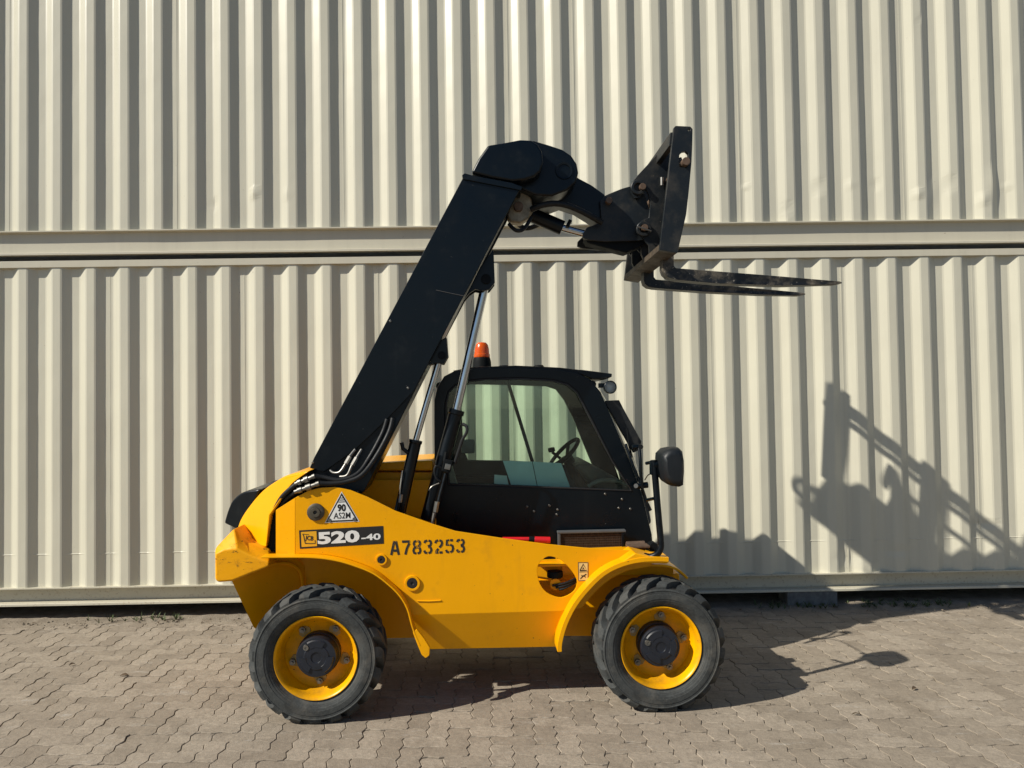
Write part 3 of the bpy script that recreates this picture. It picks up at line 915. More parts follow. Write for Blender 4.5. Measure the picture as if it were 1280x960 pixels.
tube('steel_pipe', [(0.042, 0.27, 1.355), (0.063, 0.26, 1.341), (0.101, 0.25, 1.346), (0.132, 0.26, 1.391), (0.148, 0.28, 1.426), (0.18, 0.31, 1.47)], 0.0085, 'steel', TH, 10, True)
tube('steel_pipe', [(0.101, 0.25, 1.318), (0.144, 0.24, 1.327), (0.17, 0.25, 1.381), (0.191, 0.27, 1.421), (0.219, 0.3, 1.47)], 0.0085, 'steel', TH, 10, True)
for p in ([(0.132, 0.258, 1.391), (0.153, 0.278, 1.431)], [(0.171, 0.248, 1.382), (0.193, 0.268, 1.424)]):
    tube('hose_fitting', p, 0.013, 'steel', TH, 6)

# --- boom
BY0, BY1 = 0.33, 0.60
boom = [(0.839, 3.095), (1.182, 3.028), (0.529, 1.814), (0.362, 1.641), (0.177, 1.469), (-0.006, 1.341), (-0.09, 1.366), (-0.066, 1.422)]
prism('boom_cover', boom, BY0, BY0 + 0.012, 'black', TH, (), 0.004)
core = [(0.855, 3.087), (1.169, 3.027), (0.96, 2.639), (0.546, 1.838), (0.231, 1.23), (0.151, 1.156), (-0.038, 1.103), (-0.107, 1.199), (-0.073, 1.387)]
prism('boom', core, BY0 + 0.0125, BY1, 'black', TH, (), 0.006)
prism('boom_cover', [(0.839, 3.095), (1.182, 3.028), (0.529, 1.814), (0.362, 1.641), (0.177, 1.469), (-0.006, 1.341), (-0.09, 1.366), (-0.066, 1.422)], BY1 + 0.0005, BY1 + 0.012, 'black', TH, (), 0.004)
edge = [(1.181, 3.022), (0.959, 2.608), (0.53, 1.814)]
# collar at the end of the outer boom
col_ = [(0.829, 3.099), (0.846, 3.111), (0.899, 3.096), (1.129, 3.052), (1.191, 3.028), (1.183, 3.006), (0.836, 3.075)]
prism('boom_collar', col_, 0.318, 0.615, 'black', TH, (), 0.003)
for q in ((0.865, 0.33, 3.078), (0.392, 0.33, 2.228), (0.492, 0.33, 1.829), (-0.071, 0.33, 1.399), (0.961, 0.33, 3.068)):
    bm = bmesh.new(); add_lathe(bm, [(0, -0.004), (0.005, -0.004), (0.0075, -0.001), (0.0075, 0.002)], (q[0], BY0, q[2]), 12)
    finish('rivet', bm, 'steel', TH)
tube('scratch', [(0.665, 0.3285, 2.411), (0.717, 0.3285, 2.399), (0.831, 0.3285, 2.374)], 0.0016, 'steel', TH, 5)
# bent nose: side hood near the viewer and the deeper knuckle
hoodn = [(0.885, 3.114), (0.929, 3.199), (0.988, 3.281), (1.097, 3.298), (1.181, 3.314), (1.249, 3.311), (1.287, 3.286), (1.313, 3.242), (1.32, 3.179), (1.304, 3.121), (1.265, 3.087), (1.202, 3.067), (1.134, 3.06), (1.009, 3.082)]
prism('nose_hood', hoodn, 0.315, 0.42, 'black', TH, (), 0.016, 3)
knk = [(0.899, 3.134), (0.999, 3.307), (1.137, 3.332), (1.273, 3.342), (1.374, 3.312), (1.448, 3.287), (1.502, 3.25), (1.535, 3.198), (1.544, 3.143), (1.528, 3.083), (1.473, 3.034), (1.379, 2.999), (1.28, 3.004), (1.187, 3.044), (1.06, 3.089)]
prism('boom_nose', knk, 0.415, 0.92, 'black', TH, (), 0.012, 3)
kc = (1.455, 0.42, 3.153)
bm = bmesh.new(); add_lathe(bm, [(0, 0.03), (0.036, 0.03), (0.040, -0.006), (0.052, -0.008), (0.056, 0.004)], (kc[0], 0.415, kc[2]), 28)
finish('pivot_tube', bm, 'black', TH)
lug1 = [(1.137, 3.077), (1.202, 3.062), (1.256, 3.017), (1.268, 2.936), (1.239, 2.886), (1.189, 2.851), (1.124, 2.861), (1.104, 2.896)]
prism('ram_lug', lug1, 0.50, 0.60, 'greased', TH, (), 0.014, 3)
pin('ram_pin', (1.174, 0.48, 2.951), 0.030, 0.47, 0.72, 'rusty_pin', TH)
tube('hose', [(1.112, 0.46, 2.837), (1.155, 0.44, 2.792), (1.205, 0.46, 2.806), (1.254, 0.5, 2.886)], 0.012, 'hose', TH, 10, True)
tube('hose', [(1.38, 0.92, 3.09), (1.28, 1.02, 3.09), (1.205, 1.05, 3.06), (1.20, 1.05, 2.99), (1.25, 1.04, 2.945), (1.33, 1.00, 2.955), (1.40, 0.90, 2.99)], 0.017, 'hose', TH, 10, True)
# link arm and hose guard to the carriage
arm = [(1.401, 3.173), (1.515, 3.209), (1.577, 3.17), (1.659, 3.126), (1.745, 3.063), (1.738, 2.965), (1.711, 2.887), (1.645, 2.934), (1.563, 2.986), (1.465, 3.018), (1.367, 3.008), (1.306, 3.029)]
prism('link_arm', arm, 0.625, 0.855, 'black', TH, (), 0.010, 2)
tube('hose', [(1.255, 0.5, 2.936), (1.313, 0.47, 2.953), (1.392, 0.46, 2.963), (1.471, 0.46, 2.952), (1.553, 0.48, 2.925), (1.626, 0.5, 2.894), (1.703, 0.54, 2.863)], 0.019, 'hose', TH, 10, True)
a = (1.228, 0.7, 2.972); b = (1.472, 0.7, 2.866); c = (1.649, 0.7, 2.818)
def sub(a, b): return tuple(x - y for x, y in zip(a, b))
tube('tilt_cylinder', [a, b], 0.048, 'black', TH, 24, False, 0.004)
tube('tilt_rod', [b, c], 0.024, 'chrome', TH, 20)
tube('cylinder_port', [(1.498, 0.66, 2.862), (1.52, 0.66, 2.908)], 0.012, 'black', TH, 8)
pe = (1.651, 0.64, 2.822)
pin('rod_eye', pe, 0.042, 0.64, 0.76, 'black_worn', TH, 24, 0.006)

# --- quick hitch: two cheek plates with pins
cheek = [(1.704, 3.015), (1.741, 3.051), (1.796, 3.074), (1.85, 3.095), (1.897, 3.108), (1.949, 3.102), (1.994, 3.056), (2.023, 2.957), (2.036, 2.813), (2.019, 2.73), (1.988, 2.762), (1.942, 2.757), (1.735, 2.753), (1.627, 2.764), (1.589, 2.779), (1.592, 2.81), (1.629, 2.846), (1.712, 2.881)]
prism('hitch_cheek', cheek, 0.595, 0.62, 'black_worn', TH, (), 0.004)
prism('hitch_cheek', cheek, 0.86, 0.885, 'black_worn', TH, (), 0.004)
brk_ = [(1.9, 3.113), (1.943, 3.169), (2.022, 3.252), (2.103, 3.339), (2.174, 3.396), (2.221, 3.38), (2.192, 3.035), (2.166, 2.753), (2.133, 2.671), (2.009, 2.626), (2.005, 2.723), (1.965, 2.769), (1.935, 2.8), (1.931, 2.851), (1.968, 2.882), (2.009, 2.897), (2.021, 2.979), (2.012, 3.046), (1.987, 3.092), (1.971, 3.056), (1.955, 3.026), (1.919, 3.021), (1.899, 3.062)]
prism('carriage_bracket', brk_, 0.56, 0.585, 'black_worn', TH, (), 0.004)
brk_far = [(1.9, 3.113), (1.943, 3.169), (2.0, 3.195), (2.07, 3.113), (2.128, 2.948), (2.166, 2.753), (2.133, 2.671), (2.009, 2.626), (2.005, 2.723), (1.965, 2.769), (1.935, 2.8), (1.931, 2.851), (1.968, 2.882), (2.009, 2.897), (2.021, 2.979), (2.012, 3.046), (1.987, 3.092), (1.971, 3.056), (1.955, 3.026), (1.919, 3.021), (1.899, 3.062)]
prism('carriage_bracket', brk_far, 1.02, 1.045, 'black_worn', TH, (), 0.004)
low_lip = [(1.606, 2.779), (1.74, 2.766), (1.947, 2.77), (1.994, 2.777), (1.999, 2.746), (1.946, 2.715), (1.873, 2.685), (1.739, 2.719), (1.626, 2.751)]
prism('hitch_lip', low_lip, 0.6205, 0.74, 'black_dull', TH, (), 0.008)
for q, r, m_ in (((1.756, 0.57, 3.008), 0.021, 'rusty_pin'), ((1.967, 0.54, 3.087), 0.021, 'rusty_pin'), ((1.975, 0.54, 2.826), 0.021, 'rusty_pin')):
    pin('hitch_pin', q, r, q[1] - 0.02, 1.60 - q[1], m_, TH)
for q in ((1.942, 0.54, 3.087), (1.972, 0.54, 2.821)):
    bm = bmesh.new()
    add_lathe(bm, [(.026, .02), (.026, .0), (.030, -.004), (.044, -.004), (.048, .0), (.048, .02)], q, 24)
    finish('hook_ring', bm, 'black_worn', TH)
tube('lynch_pin', [(1.919, 0.505, 2.828), (1.963, 0.5, 2.814), (2.01, 0.505, 2.798)], 0.005, 'steel', TH, 8)
tube('latch_pin', [(2.094, 0.54, 3.148), (2.093, 0.54, 3.097)], 0.012, 'steel', TH, 10)

# --- fork carriage: end plates, tubes
CY0, CY1 = 0.20, 1.31
up_ = [(2.1, 3.356), (2.186, 3.352), (2.2, 3.337), (2.196, 3.247), (2.189, 3.139), (2.168, 2.96), (2.15, 2.827), (2.093, 2.599), (2.041, 2.607), (1.986, 2.617), (2.031, 2.937), (2.062, 3.151), (2.088, 3.347)]
slot = [(2.118, 3.184), (2.135, 3.201), (2.154, 3.204), (2.17, 3.189), (2.172, 3.137), (2.157, 3.108), (2.118, 3.108), (2.112, 3.146)]
eye = [(2.171, 3.337), (2.181, 3.338), (2.186, 3.333), (2.183, 3.325), (2.175, 3.325), (2.17, 3.331)]
prism('carriage_plate', up_, CY0, CY0 + 0.03, 'black_worn', TH, [slot, eye], 0.004)
prism('carriage_plate', up_, CY1 - 0.03, CY1, 'black_worn', TH, [slot, eye], 0.004)
bar = [(1.986, 2.617), (2.093, 2.599), (2.098, 2.633), (1.989, 2.655)]
prism('carriage_beam', bar, CY0 + 0.0302, CY1 - 0.0302, 'rusty_beam', TH, (), 0.004)
bar2 = [(1.939, 2.574), (2.008, 2.635), (2.016, 2.683), (1.951, 2.674)]
prism('carriage_web', [(1.98, 2.754), (2.042, 2.774), (2.134, 2.738), (2.112, 2.671), (2.003, 2.626), (1.979, 2.682)], 0.66, 0.69, 'black_worn', TH, (), 0.004)
prism('carriage_web', [(1.98, 2.754), (2.042, 2.774), (2.134, 2.738), (2.112, 2.671), (2.003, 2.626), (1.979, 2.682)], 0.96, 0.99, 'black_worn', TH, (), 0.004)
sh = (2.148, 0.2, 3.134)
pin('fork_shaft', sh, 0.024, 0.165, 1.345, 'rusty_pin', TH)
tbm = [(2.073, 3.328), (2.114, 3.328), (2.102, 3.247), (2.064, 3.246)]
prism('top_beam', tbm, CY0 + 0.0302, CY1 - 0.0302, 'black_worn', TH, (), 0.004)
# --- forks
def fork(y, poly):
    bm = bmesh.new()
    a, b = add_prism(bm, poly, y, y + 0.09)
    tipx = max(p[0] for p in poly); c = y + 0.045
    for v in list(a) + list(b):
        t = max(0, (v.co.x - (tipx - 0.45)) / 0.45)
        v.co.y = c + (v.co.y - c) * (1 - 0.45 * t)
    return finish('fork', bm, 'fork_steel', TH, 0.004)
fork(0.44, [(2.066, 2.618), (2.062, 2.548), (2.072, 2.518), (2.099, 2.493), (2.159, 2.478), (2.42, 2.453), (2.824, 2.438), (3.156, 2.443), (3.202, 2.451), (3.208, 2.457), (3.192, 2.464), (2.724, 2.503), (2.145, 2.552), (2.133, 2.567), (2.134, 2.637), (2.21, 3.198), (2.196, 3.248), (2.165, 3.243), (2.154, 3.208)])
fork(0.90, [(2.047, 2.63), (2.043, 2.554), (2.051, 2.527), (2.078, 2.507), (2.116, 2.499), (2.457, 2.471), (2.844, 2.448), (3.123, 2.44), (3.168, 2.447), (3.174, 2.453), (3.152, 2.461), (2.679, 2.505), (2.128, 2.557), (2.115, 2.575), (2.116, 2.652), (2.215, 3.255), (2.199, 3.299), (2.171, 3.294), (2.154, 3.255)])

# --- lift and compensating cylinders under the boom
RY = 0.47
brk = [(1.014, 2.67), (1.019, 2.464), (0.986, 2.422), (0.942, 2.415), (0.899, 2.425), (0.864, 2.401), (0.829, 2.362), (0.93, 2.558)]
prism('ram_bracket', brk, 0.40, 0.425, 'black', TH, (), 0.004)
prism('ram_bracket', brk, 0.515, 0.54, 'black', TH, (), 0.004)
pin('ram_pin', (0.965, 0.4, 2.485), 0.030, 0.385, 0.555, 'black_dull', TH)
top = (0.958, 0.47, 2.452); mid = (0.775, 0.47, 1.695); bot = (0.586, 0.47, 1.026)
tube('ram_eye', [(top[0], .43, top[2] + .02), (top[0], .51, top[2] + .02)], 0.045, 'black', TH, 20, False, 0.004)
tube('lift_rod', [top, mid], 0.0265, 'chrome', TH, 24)
e1 = lerp(mid, bot, 0.04)
tube('lift_cylinder', [mid, e1, lerp(mid, bot, .045), bot], [0.050, 0.050, 0.044, 0.044], 'black', TH, 24, False, 0.002)
brk2 = [(0.722, 2.134), (0.73, 2.017), (0.703, 1.969), (0.659, 1.977), (0.606, 1.965), (0.572, 1.912), (0.671, 2.105)]
prism('ram_bracket', brk2, 0.37, 0.395, 'black', TH, (), 0.004)
prism('ram_bracket', brk2, 0.455, 0.48, 'black', TH, (), 0.004)
pin('ram_pin', (0.692, 0.36, 2.023), 0.024, 0.355, 0.495, 'black_dull', TH)
t2 = (0.674, 0.42, 1.998); m2_ = (0.528, 0.42, 1.516); b2_ = (0.427, 0.42, 1.085)
tube('compensating_rod', [t2, m2_], 0.019, 'chrome', TH, 20)
tube('compensating_cylinder', [m2_, lerp(m2_, b2_, .04), lerp(m2_, b2_, .05), b2_], [0.040, 0.040, 0.036, 0.036], 'black', TH, 20, False, 0.002)
tube('cylinder_port', [(0.481, 0.4, 1.441), (0.453, 0.39, 1.466), (0.444, 0.39, 1.504)], 0.012, 'black', TH, 10)
tube('grease_tube', [(0.448, 0.382, 1.337), (0.433, 0.38, 1.233), (0.427, 0.38, 1.166)], 0.005, 'chrome', TH, 8)
tube('hose_fitting', [(0.44, 0.375, 1.195), (0.432, 0.372, 1.148)], 0.012, 'steel', TH, 6)
tube('hose_fitting', [(0.428, 0.372, 1.148), (0.418, 0.37, 1.101)], 0.009, 'black', TH, 8)
# valve block and pipes on the lift cylinder
vb = (0.715, 0.41, 1.359)
box('valve_block', vb, (0.055, 0.05, 0.075), 'black_dull', TH, 0.005, Matrix.Rotation(radians(14), 3, 'Y'))
box('valve_plate', (vb[0] + .004, 0.38, vb[2] - .005), (0.034, 0.012, 0.034), 'steel', TH, 0.003, Matrix.Rotation(radians(14), 3, 'Y'))
tube('valve_stem', [(0.7, 0.41, 1.388), (0.711, 0.41, 1.441)], 0.012, 'black_dull', TH, 8)
tube('hose', [(0.809, 0.44, 1.607), (0.833, 0.43, 1.593), (0.835, 0.42, 1.559), (0.808, 0.42, 1.511), (0.788, 0.42, 1.453), (0.758, 0.42, 1.367)], 0.010, 'hose', TH, 8, True)
tube('hose', [(0.681, 0.4, 1.346), (0.648, 0.39, 1.357), (0.638, 0.385, 1.324), (0.652, 0.385, 1.285), (0.676, 0.39, 1.265)], 0.007, 'hose', TH, 8, True)
tube('steel_pipe', [(0.705, 0.4, 1.312), (0.67, 0.39, 1.189), (0.645, 0.38, 1.085), (0.625, 0.38, 1.019)], 0.010, 'black', TH, 8)
tube('hose_fitting', [(0.653, 0.375, 1.148), (0.641, 0.375, 1.086)], 0.015, 'steel', TH, 6)
tube('hose_fitting', [(0.636, 0.375, 1.081), (0.621, 0.375, 1.02)], 0.011, 'steel', TH, 8)
tube('cable', [(0.666, 0.385, 1.256), (0.623, 0.38, 1.238), (0.604, 0.38, 1.215)], 0.004, 'steel', TH, 6, True)

# --- cab
CN, CF = 0.66, 1.44
cab = [(0.627, 0.795), (0.622, 1.25), (0.629, 1.758), (0.648, 1.839), (0.692, 1.908), (0.759, 1.942), (0.871, 1.956), (1.153, 1.96), (1.436, 1.944), (1.549, 1.921), (1.631, 1.874), (1.697, 1.793), (1.781, 1.586), (1.88, 1.338), (1.953, 1.131), (2.01, 0.874), (2.018, 0.741), (1.723, 0.717), (0.626, 0.745)]
win = [(0.711, 1.218), (0.693, 1.452), (0.697, 1.731), (0.716, 1.808), (0.757, 1.848), (0.819, 1.875), (0.947, 1.889), (1.177, 1.891), (1.383, 1.877), (1.486, 1.848), (1.547, 1.795), (1.646, 1.598), (1.766, 1.35), (1.881, 1.166), (1.886, 1.153), (1.422, 1.18), (1.013, 1.204)]
fr = prism('cab_side', cab, CN, CN + 0.05, 'black', TH, [win], 0.007)
farwin = [(0.783, 1.867), (0.865, 1.875), (1.159, 1.865), (1.414, 1.852), (1.484, 1.828), (1.542, 1.75), (1.605, 1.619), (1.753, 1.245), (1.445, 1.286), (1.151, 1.309), (0.828, 1.321), (0.794, 1.409)]
farcab = [(0.627, 0.795), (0.622, 1.25), (0.629, 1.758), (0.648, 1.839), (0.692, 1.908), (0.759, 1.942), (0.871, 1.956), (1.153, 1.96), (1.436, 1.944), (1.549, 1.921), (1.631, 1.874), (1.697, 1.793), (1.781, 1.586), (1.88, 1.338), (1.953, 1.131), (2.01, 0.874), (2.018, 0.741), (1.723, 0.717), (0.626, 0.745)]
prism('cab_side', farcab, CF - 0.05, CF, 'black', TH, [farwin], 0.006)
def pane(name, poly, y, th=0.005, mat='glass'):
    return prism(name, poly, y, y + th, mat, TH, (), 0.0)
def grow(poly, k=0.015):
    cx = sum(p[0] for p in poly) / len(poly); cz = sum(p[1] for p in poly) / len(poly)
    out = []
    for x, z in poly:
        d = Vector((x - cx, z - cz)); L = d.length; d = d * ((L + k) / L); out.append((cx + d.x, cz + d.y))
    return out
pane('side_window', grow(win), CN + 0.022)
pane('side_window', grow(farwin), CF - 0.030)
# rubber seal inside the near window
bm = bmesh.new()
add_prism(bm, win, CN - 0.006, CN + 0.02, [grow(win, -0.012)])
finish('window_seal', bm, 'rubber_seal', TH, 0.002)
# dividing strut of the far window
tube('window_strut', [(1.122, 1.34, 1.907), (1.31, 1.34, 1.258)], 0.013, 'black', TH, 10)
roof = [(0.748, 1.944), (0.871, 1.965), (1.154, 1.972), (1.438, 1.955), (1.578, 1.937), (1.775, 1.911), (1.772, 1.888), (1.655, 1.877), (1.552, 1.917), (1.438, 1.937), (1.154, 1.951), (0.871, 1.947)]
prism('cab_roof', roof, 0.66 + 0.012, 1.428, 'black', TH, (), 0.005)
vis = [(1.57, 1.942), (1.774, 1.913), (1.766, 1.885), (1.719, 1.87), (1.631, 1.882), (1.559, 1.919)]
prism('roof_visor', vis, 0.70, 1.40, 'black', TH, (), 0.006)
# posts and rails across the cab
def cross(name, pts, r, mat='black'): return tube(name, pts, r, mat, TH, 10)
for q in ((0.661, 0.66, 1.849), (0.653, 0.66, 1.249), (1.651, 0.66, 1.845), (1.953, 0.66, 1.131), (0.703, 0.66, 0.793), (1.992, 0.66, 0.762)):
    cross('cross_rail', [(q[0], CN + .04, q[2]), (q[0], CF - .04, q[2])], 0.024)
# floor, rear panel, front bulkhead
fz = (0.905, 0.66, 0.788)[2]
x0c = (0.647, 0.66, 0.794)[0]; x1c = (1.982, 0.66, 0.762)[0]; xw = (1.953, 0.66, 1.131)[0]; zw = (1.953, 0.66, 1.131)[2]
box('cab_floor', ((x0c + x1c) / 2, 1.05, fz - 0.02), (x1c - x0c, 0.72, 0.03), 'black_dull', TH, 0.004)
zr = (0.652, 0.66, 1.219)[2]
box('rear_panel', (x0c + 0.012, 1.05, (fz + zr) / 2), (0.02, 0.70, zr - fz), 'black', TH, 0.004)
loft('front_panel', [[(xw, CN + .05, zw), (xw, CF - .05, zw), (x1c, CF - .05, fz), (x1c, CN + .05, fz)], [(xw + .02, CN + .05, zw), (xw + .02, CF - .05, zw), (x1c + .02, CF - .05, fz), (x1c + .02, CN + .05, fz)]], 'black', TH)
# windscreen, bulging forward between the pillars
w0 = (1.661, 0.66, 1.835); w1 = (1.953, 0.66, 1.131)
bm = bmesh.new(); R = []
for i in range(9):
    t = i / 8; row = []
    for j in range(9):
        s = j / 8
        x = w0[0] + (w1[0] - w0[0]) * t + 0.055 * sin(pi * s) ** 0.6 + 0.05 * sin(pi * t)
        row.append(bm.verts.new((x, CN + .03 + (CF - CN - .06) * s, w0[2] + (w1[2] - w0[2]) * t)))
    R.append(row)
for a, b in zip(R, R[1:]):
    for k in range(8): bm.faces.new((a[k], a[k + 1], b[k + 1], b[k]))
finish('windscreen', bm, 'glass', TH)
rw0 = (0.645, 0.66, 1.829)
box('rear_window', (rw0[0] + .012, 1.05, (rw0[2] + zr) / 2), (0.005, 0.70, rw0[2] - zr), 'glass', TH, 0.0)
# guard sheet, wiper and grab rails at the front pillar
gd = [(1.721, 1.737), (1.826, 1.74), (1.851, 1.688), (1.968, 1.467), (1.956, 1.415), (1.914, 1.395)]
prism('front_guard', gd, 0.72, 0.75, 'black_worn', TH, (), 0.003)
tube('wiper_arm', [(1.867, 0.68, 1.558), (1.876, 0.68, 1.45), (1.891, 0.66, 1.368)], 0.006, 'black_dull', TH, 8)
tube('grab_rail', [(1.93, 0.62, 1.431), (1.932, 0.6, 1.356), (1.933, 0.6, 1.27), (1.943, 0.61, 1.167)], 0.011, 'black', TH, 10, True)
tube('wiper_arm', [(1.851, 0.66, 1.456), (1.882, 0.62, 1.34), (1.943, 0.61, 1.177), (1.989, 0.62, 1.033)], 0.009, 'black', TH, 8)
box('wiper_blade', tuple((1.984, 0.62, 1.054)), (0.022, 0.015, 0.05), 'black_dull', TH, 0.003, Matrix.Rotation(radians(-24), 3, 'Y'))
for q in ("793,559 801,558.5", "794,607.5 811,606.5"):
    pass
tube('hinge', [(1.888, 0.64, 1.436), (1.945, 0.64, 1.438)], 0.018, 'black', TH, 14, False, 0.004)
tube('hinge', [(1.9, 0.62, 1.19), (1.982, 0.62, 1.196)], 0.020, 'black', TH, 14, False, 0.004)
tube('hinge_bolt', [(1.901, 0.6, 1.193), (1.896, 0.58, 1.195)], 0.014, 'steel', TH, 10)
tube('hinge_bolt', [(1.943, 0.63, 1.438), (1.936, 0.6, 1.44)], 0.016, 'black_dull', TH, 12)
tube('washer_pipe', [(1.958, 0.6, 1.229), (1.968, 0.55, 1.264), (1.976, 0.45, 1.287), (1.961, 0.3, 1.31), (1.956, 0.2, 1.323)], 0.004, 'steel', TH, 6, True)
# rivets of the cab side
for q in [(1.21, 0.66, 1.07), (1.253, 0.66, 1.039), (1.354, 0.66, 1.072), (1.405, 0.66, 1.046), (1.399, 0.66, 1.015), (1.799, 0.66, 1.047), (1.874, 0.66, 1.04), (1.821, 0.66, 1.103), (1.713, 0.66, 1.139)]:
    bm = bmesh.new(); add_lathe(bm, [(0, -0.006), (0.005, -0.0055), (0.0085, -0.001), (0.0085, 0.002)], (q[0], CN, q[2]), 12)
    finish('rivet', bm, 'steel', TH)
# intake grille below the window
g0 = (1.419, 0.58, 0.906); g1 = (1.802, 0.58, 0.797)
gx0, gx1, gz1, gz0 = g0[0], g1[0], g0[2], g1[2] - 0.03
gr = box('intake_grille', ((gx0 + gx1) / 2, 0.625, (gz0 + gz1) / 2), (gx1 - gx0, 0.05, gz1 - gz0), 'mesh', TH, 0.002)
bm = bmesh.new()
nx = 26
for k in range(nx + 1):
    x = gx0 + (gx1 - gx0) * k / nx; add_box(bm, (x, 0.5985, (gz0 + gz1) / 2), (0.0035, 0.004, gz1 - gz0))
for k in range(10):
    z = gz0 + (gz1 - gz0) * k / 9; add_box(bm, ((gx0 + gx1) / 2, 0.597, z), (gx1 - gx0, 0.004, 0.0035))
m_ = finish('grille_mesh', bm, 'mesh', gr, smooth=False); m_['kind'] = 'stuff'
box('grille_frame', ((gx0 + gx1) / 2, 0.605, gz1 + 0.006), (gx1 - gx0 + 0.05, 0.05, 0.014), 'grey_trim', TH, 0.003)
for x in (gx0 - 0.015, gx1 + 0.006):
    box('grille_frame', (x, 0.605, (gz0 + gz1) / 2 - 0.004), (0.014, 0.046, gz1 - gz0), 'grey_trim' if x < gx0 else 'black', TH, 0.002)
# red bar behind the plate
tube('red_bar', [(1.044, 0.5, 0.893), (1.212, 0.5, 0.889)], 0.014, 'red', TH, 12)
tube('red_bar', [(1.241, 0.5, 0.886), (1.34, 0.5, 0.881)], 0.020, 'red', TH, 12, False, 0.004)
tube('bar_sleeve', [(1.207, 0.5, 0.89), (1.246, 0.5, 0.887)], 0.018, 'black_dull', TH, 12)
# front hood between fenders
nose = [(1.388, 0.806), (1.841, 0.814), (1.983, 0.772), (2.061, 0.732), (2.06, 0.683), (1.386, 0.701)]
prism('front_cover', nose, 0.32, 1.36, 'yellow', TH, (), 0.01)
tube('step_plate', [(1.797, 0.42, 0.846), (1.91, 0.42, 0.848)], 0.03, 'rusty_pin', TH, 16, False, 0.004)
pin('mount_bolt', (1.946, 0.36, 0.853), 0.028, 0.33, 0.40, 'black_dull', TH)
box('mount_plate', tuple((1.854, 0.36, 0.86)), (0.13, 0.10, 0.012), 'rusty_pin', TH, 0.003)
# --- interior
sc_ = (0.831, 1.05, 1.208)
box('seat_cushion', (sc_[0] + .06, 1.05, fz + 0.26), (0.42, 0.44, 0.12), 'seat', TH, 0.04)
loft('seat_back', [[(sc_[0] - .12 + dx, 1.05 + dy, fz + .28) for dx, dy in ((-.05, -.22), (.05, -.22), (.05, .22), (-.05, .22))],
                   [(sc_[0] - .17 + dx, 1.05 + dy, fz + .46) for dx, dy in ((-.05, -.22), (.05, -.22), (.05, .22), (-.05, .22))]], 'seat', TH, True, 0.03)
swc = Vector((1.49, 1.0, 1.38))
ax = Vector((-0.62, -0.10, 0.62)).normalized()
u, v = frame_of(ax)
bm = bmesh.new(); N = 32; rr = 0.135; R = []
for i in range(N):
    a = 2 * pi * i / N; d = u * cos(a) + v * sin(a)
    R.append([bm.verts.new(swc + d * (rr + 0.014 * cos(b)) + ax * 0.014 * sin(b)) for b in [2 * pi * k / 8 for k in range(8)]])
for i in range(N):
    a, b = R[i], R[(i + 1) % N]
    for k in range(8): bm.faces.new((a[k], a[(k + 1) % 8], b[(k + 1) % 8], b[k]))
for ang in (0.4, 2.5, 4.6):
    d = u * cos(ang) + v * sin(ang); add_tube(bm, [swc - ax * .03, swc + d * rr], 0.012, 8)
sw = finish('steering_wheel', bm, 'black_dull', TH)
kn = (1.406, 0.98, 1.394)
tube('knob_stem', [tuple(swc - u * .05), kn], 0.010, 'black_dull', sw, 8)
tube('wheel_knob', [kn, (kn[0] - .006, kn[1], kn[2] + .03)], 0.024, 'black_dull', sw, 12, False, 0.006)
tube('steering_column', [tuple(swc - ax * .02), (swc.x + .18, swc.y, fz + .25)], 0.04, 'black_dull', TH, 12)
dsh = [(1.528, 1.319), (1.627, 1.334), (1.873, 1.192), (2.01, 1.091), (2.039, 0.915), (1.84, 0.92), (1.652, 1.164)]
prism('dashboard', dsh, 0.76, 1.36, 'seat', TH, (), 0.03, 3)
tube('cab_handle', [(1.611, 0.72, 1.183), (1.69, 0.72, 1.218), (1.795, 0.72, 1.215), (1.883, 0.72, 1.177)], 0.014, 'cab_grey', TH, 10, True)
box('side_console', (sc_[0] + .12, 1.33, fz + .22), (0.60, 0.10, 0.40), 'black_dull', TH, 0.02)
loft('rear_trim', [[(x0c + .03, .74, fz + .12), (x0c + .20, .74, fz + .12), (x0c + .20, .86, fz + .12), (x0c + .03, .86, fz + .12)],
                   [(x0c + .03, .74, zr + .16), (x0c + .07, .74, zr + .16), (x0c + .07, .86, zr + .16), (x0c + .03, .86, zr + .16)]], 'cab_grey', TH, True, 0.01)
box('lever_box', tuple((0.831, 1.3, 1.426)), (0.10, 0.06, 0.10), 'cab_grey', TH, 0.015)
bm = bmesh.new()
for k in range(6):
    q = (1.616, 1.2, 1.719); add_box(bm, (q[0] + .028 * k, 1.34, q[2] - .045 * k), (0.10, 0.03, 0.02))
finish('heater_vents', bm, 'black_dull', TH, 0.003)

# papers standing in the cab
fd = empty('open_folder', (-1.038, -2.192, 0), 0.03304)
tag(fd, 'pale blue open folder propped up inside the cab behind the side window', 'folder')
fa = [(1.062, 1.357), (1.252, 1.348), (1.281, 1.189), (1.114, 1.198)]; fb = [(1.257, 1.348), (1.443, 1.334), (1.5, 1.174), (1.286, 1.189)]
prism('cover', fa, 0.75, 0.754, 'paper', fd, (), 0.0)
prism('cover', fb, 0.752, 0.756, 'paper', fd, (), 0.0)
nb = prism('note_card', [(1.006, 1.268), (1.086, 1.259), (1.098, 1.196), (1.002, 1.211)], 0.74, 0.755, 'paper_white', None, (), 0.002)
nb.location = (-1.038, -2.192, 0); nb.rotation_euler = (0, 0, 0.03304)
tag(nb, 'small white card block beside the blue folder inside the cab', 'card')

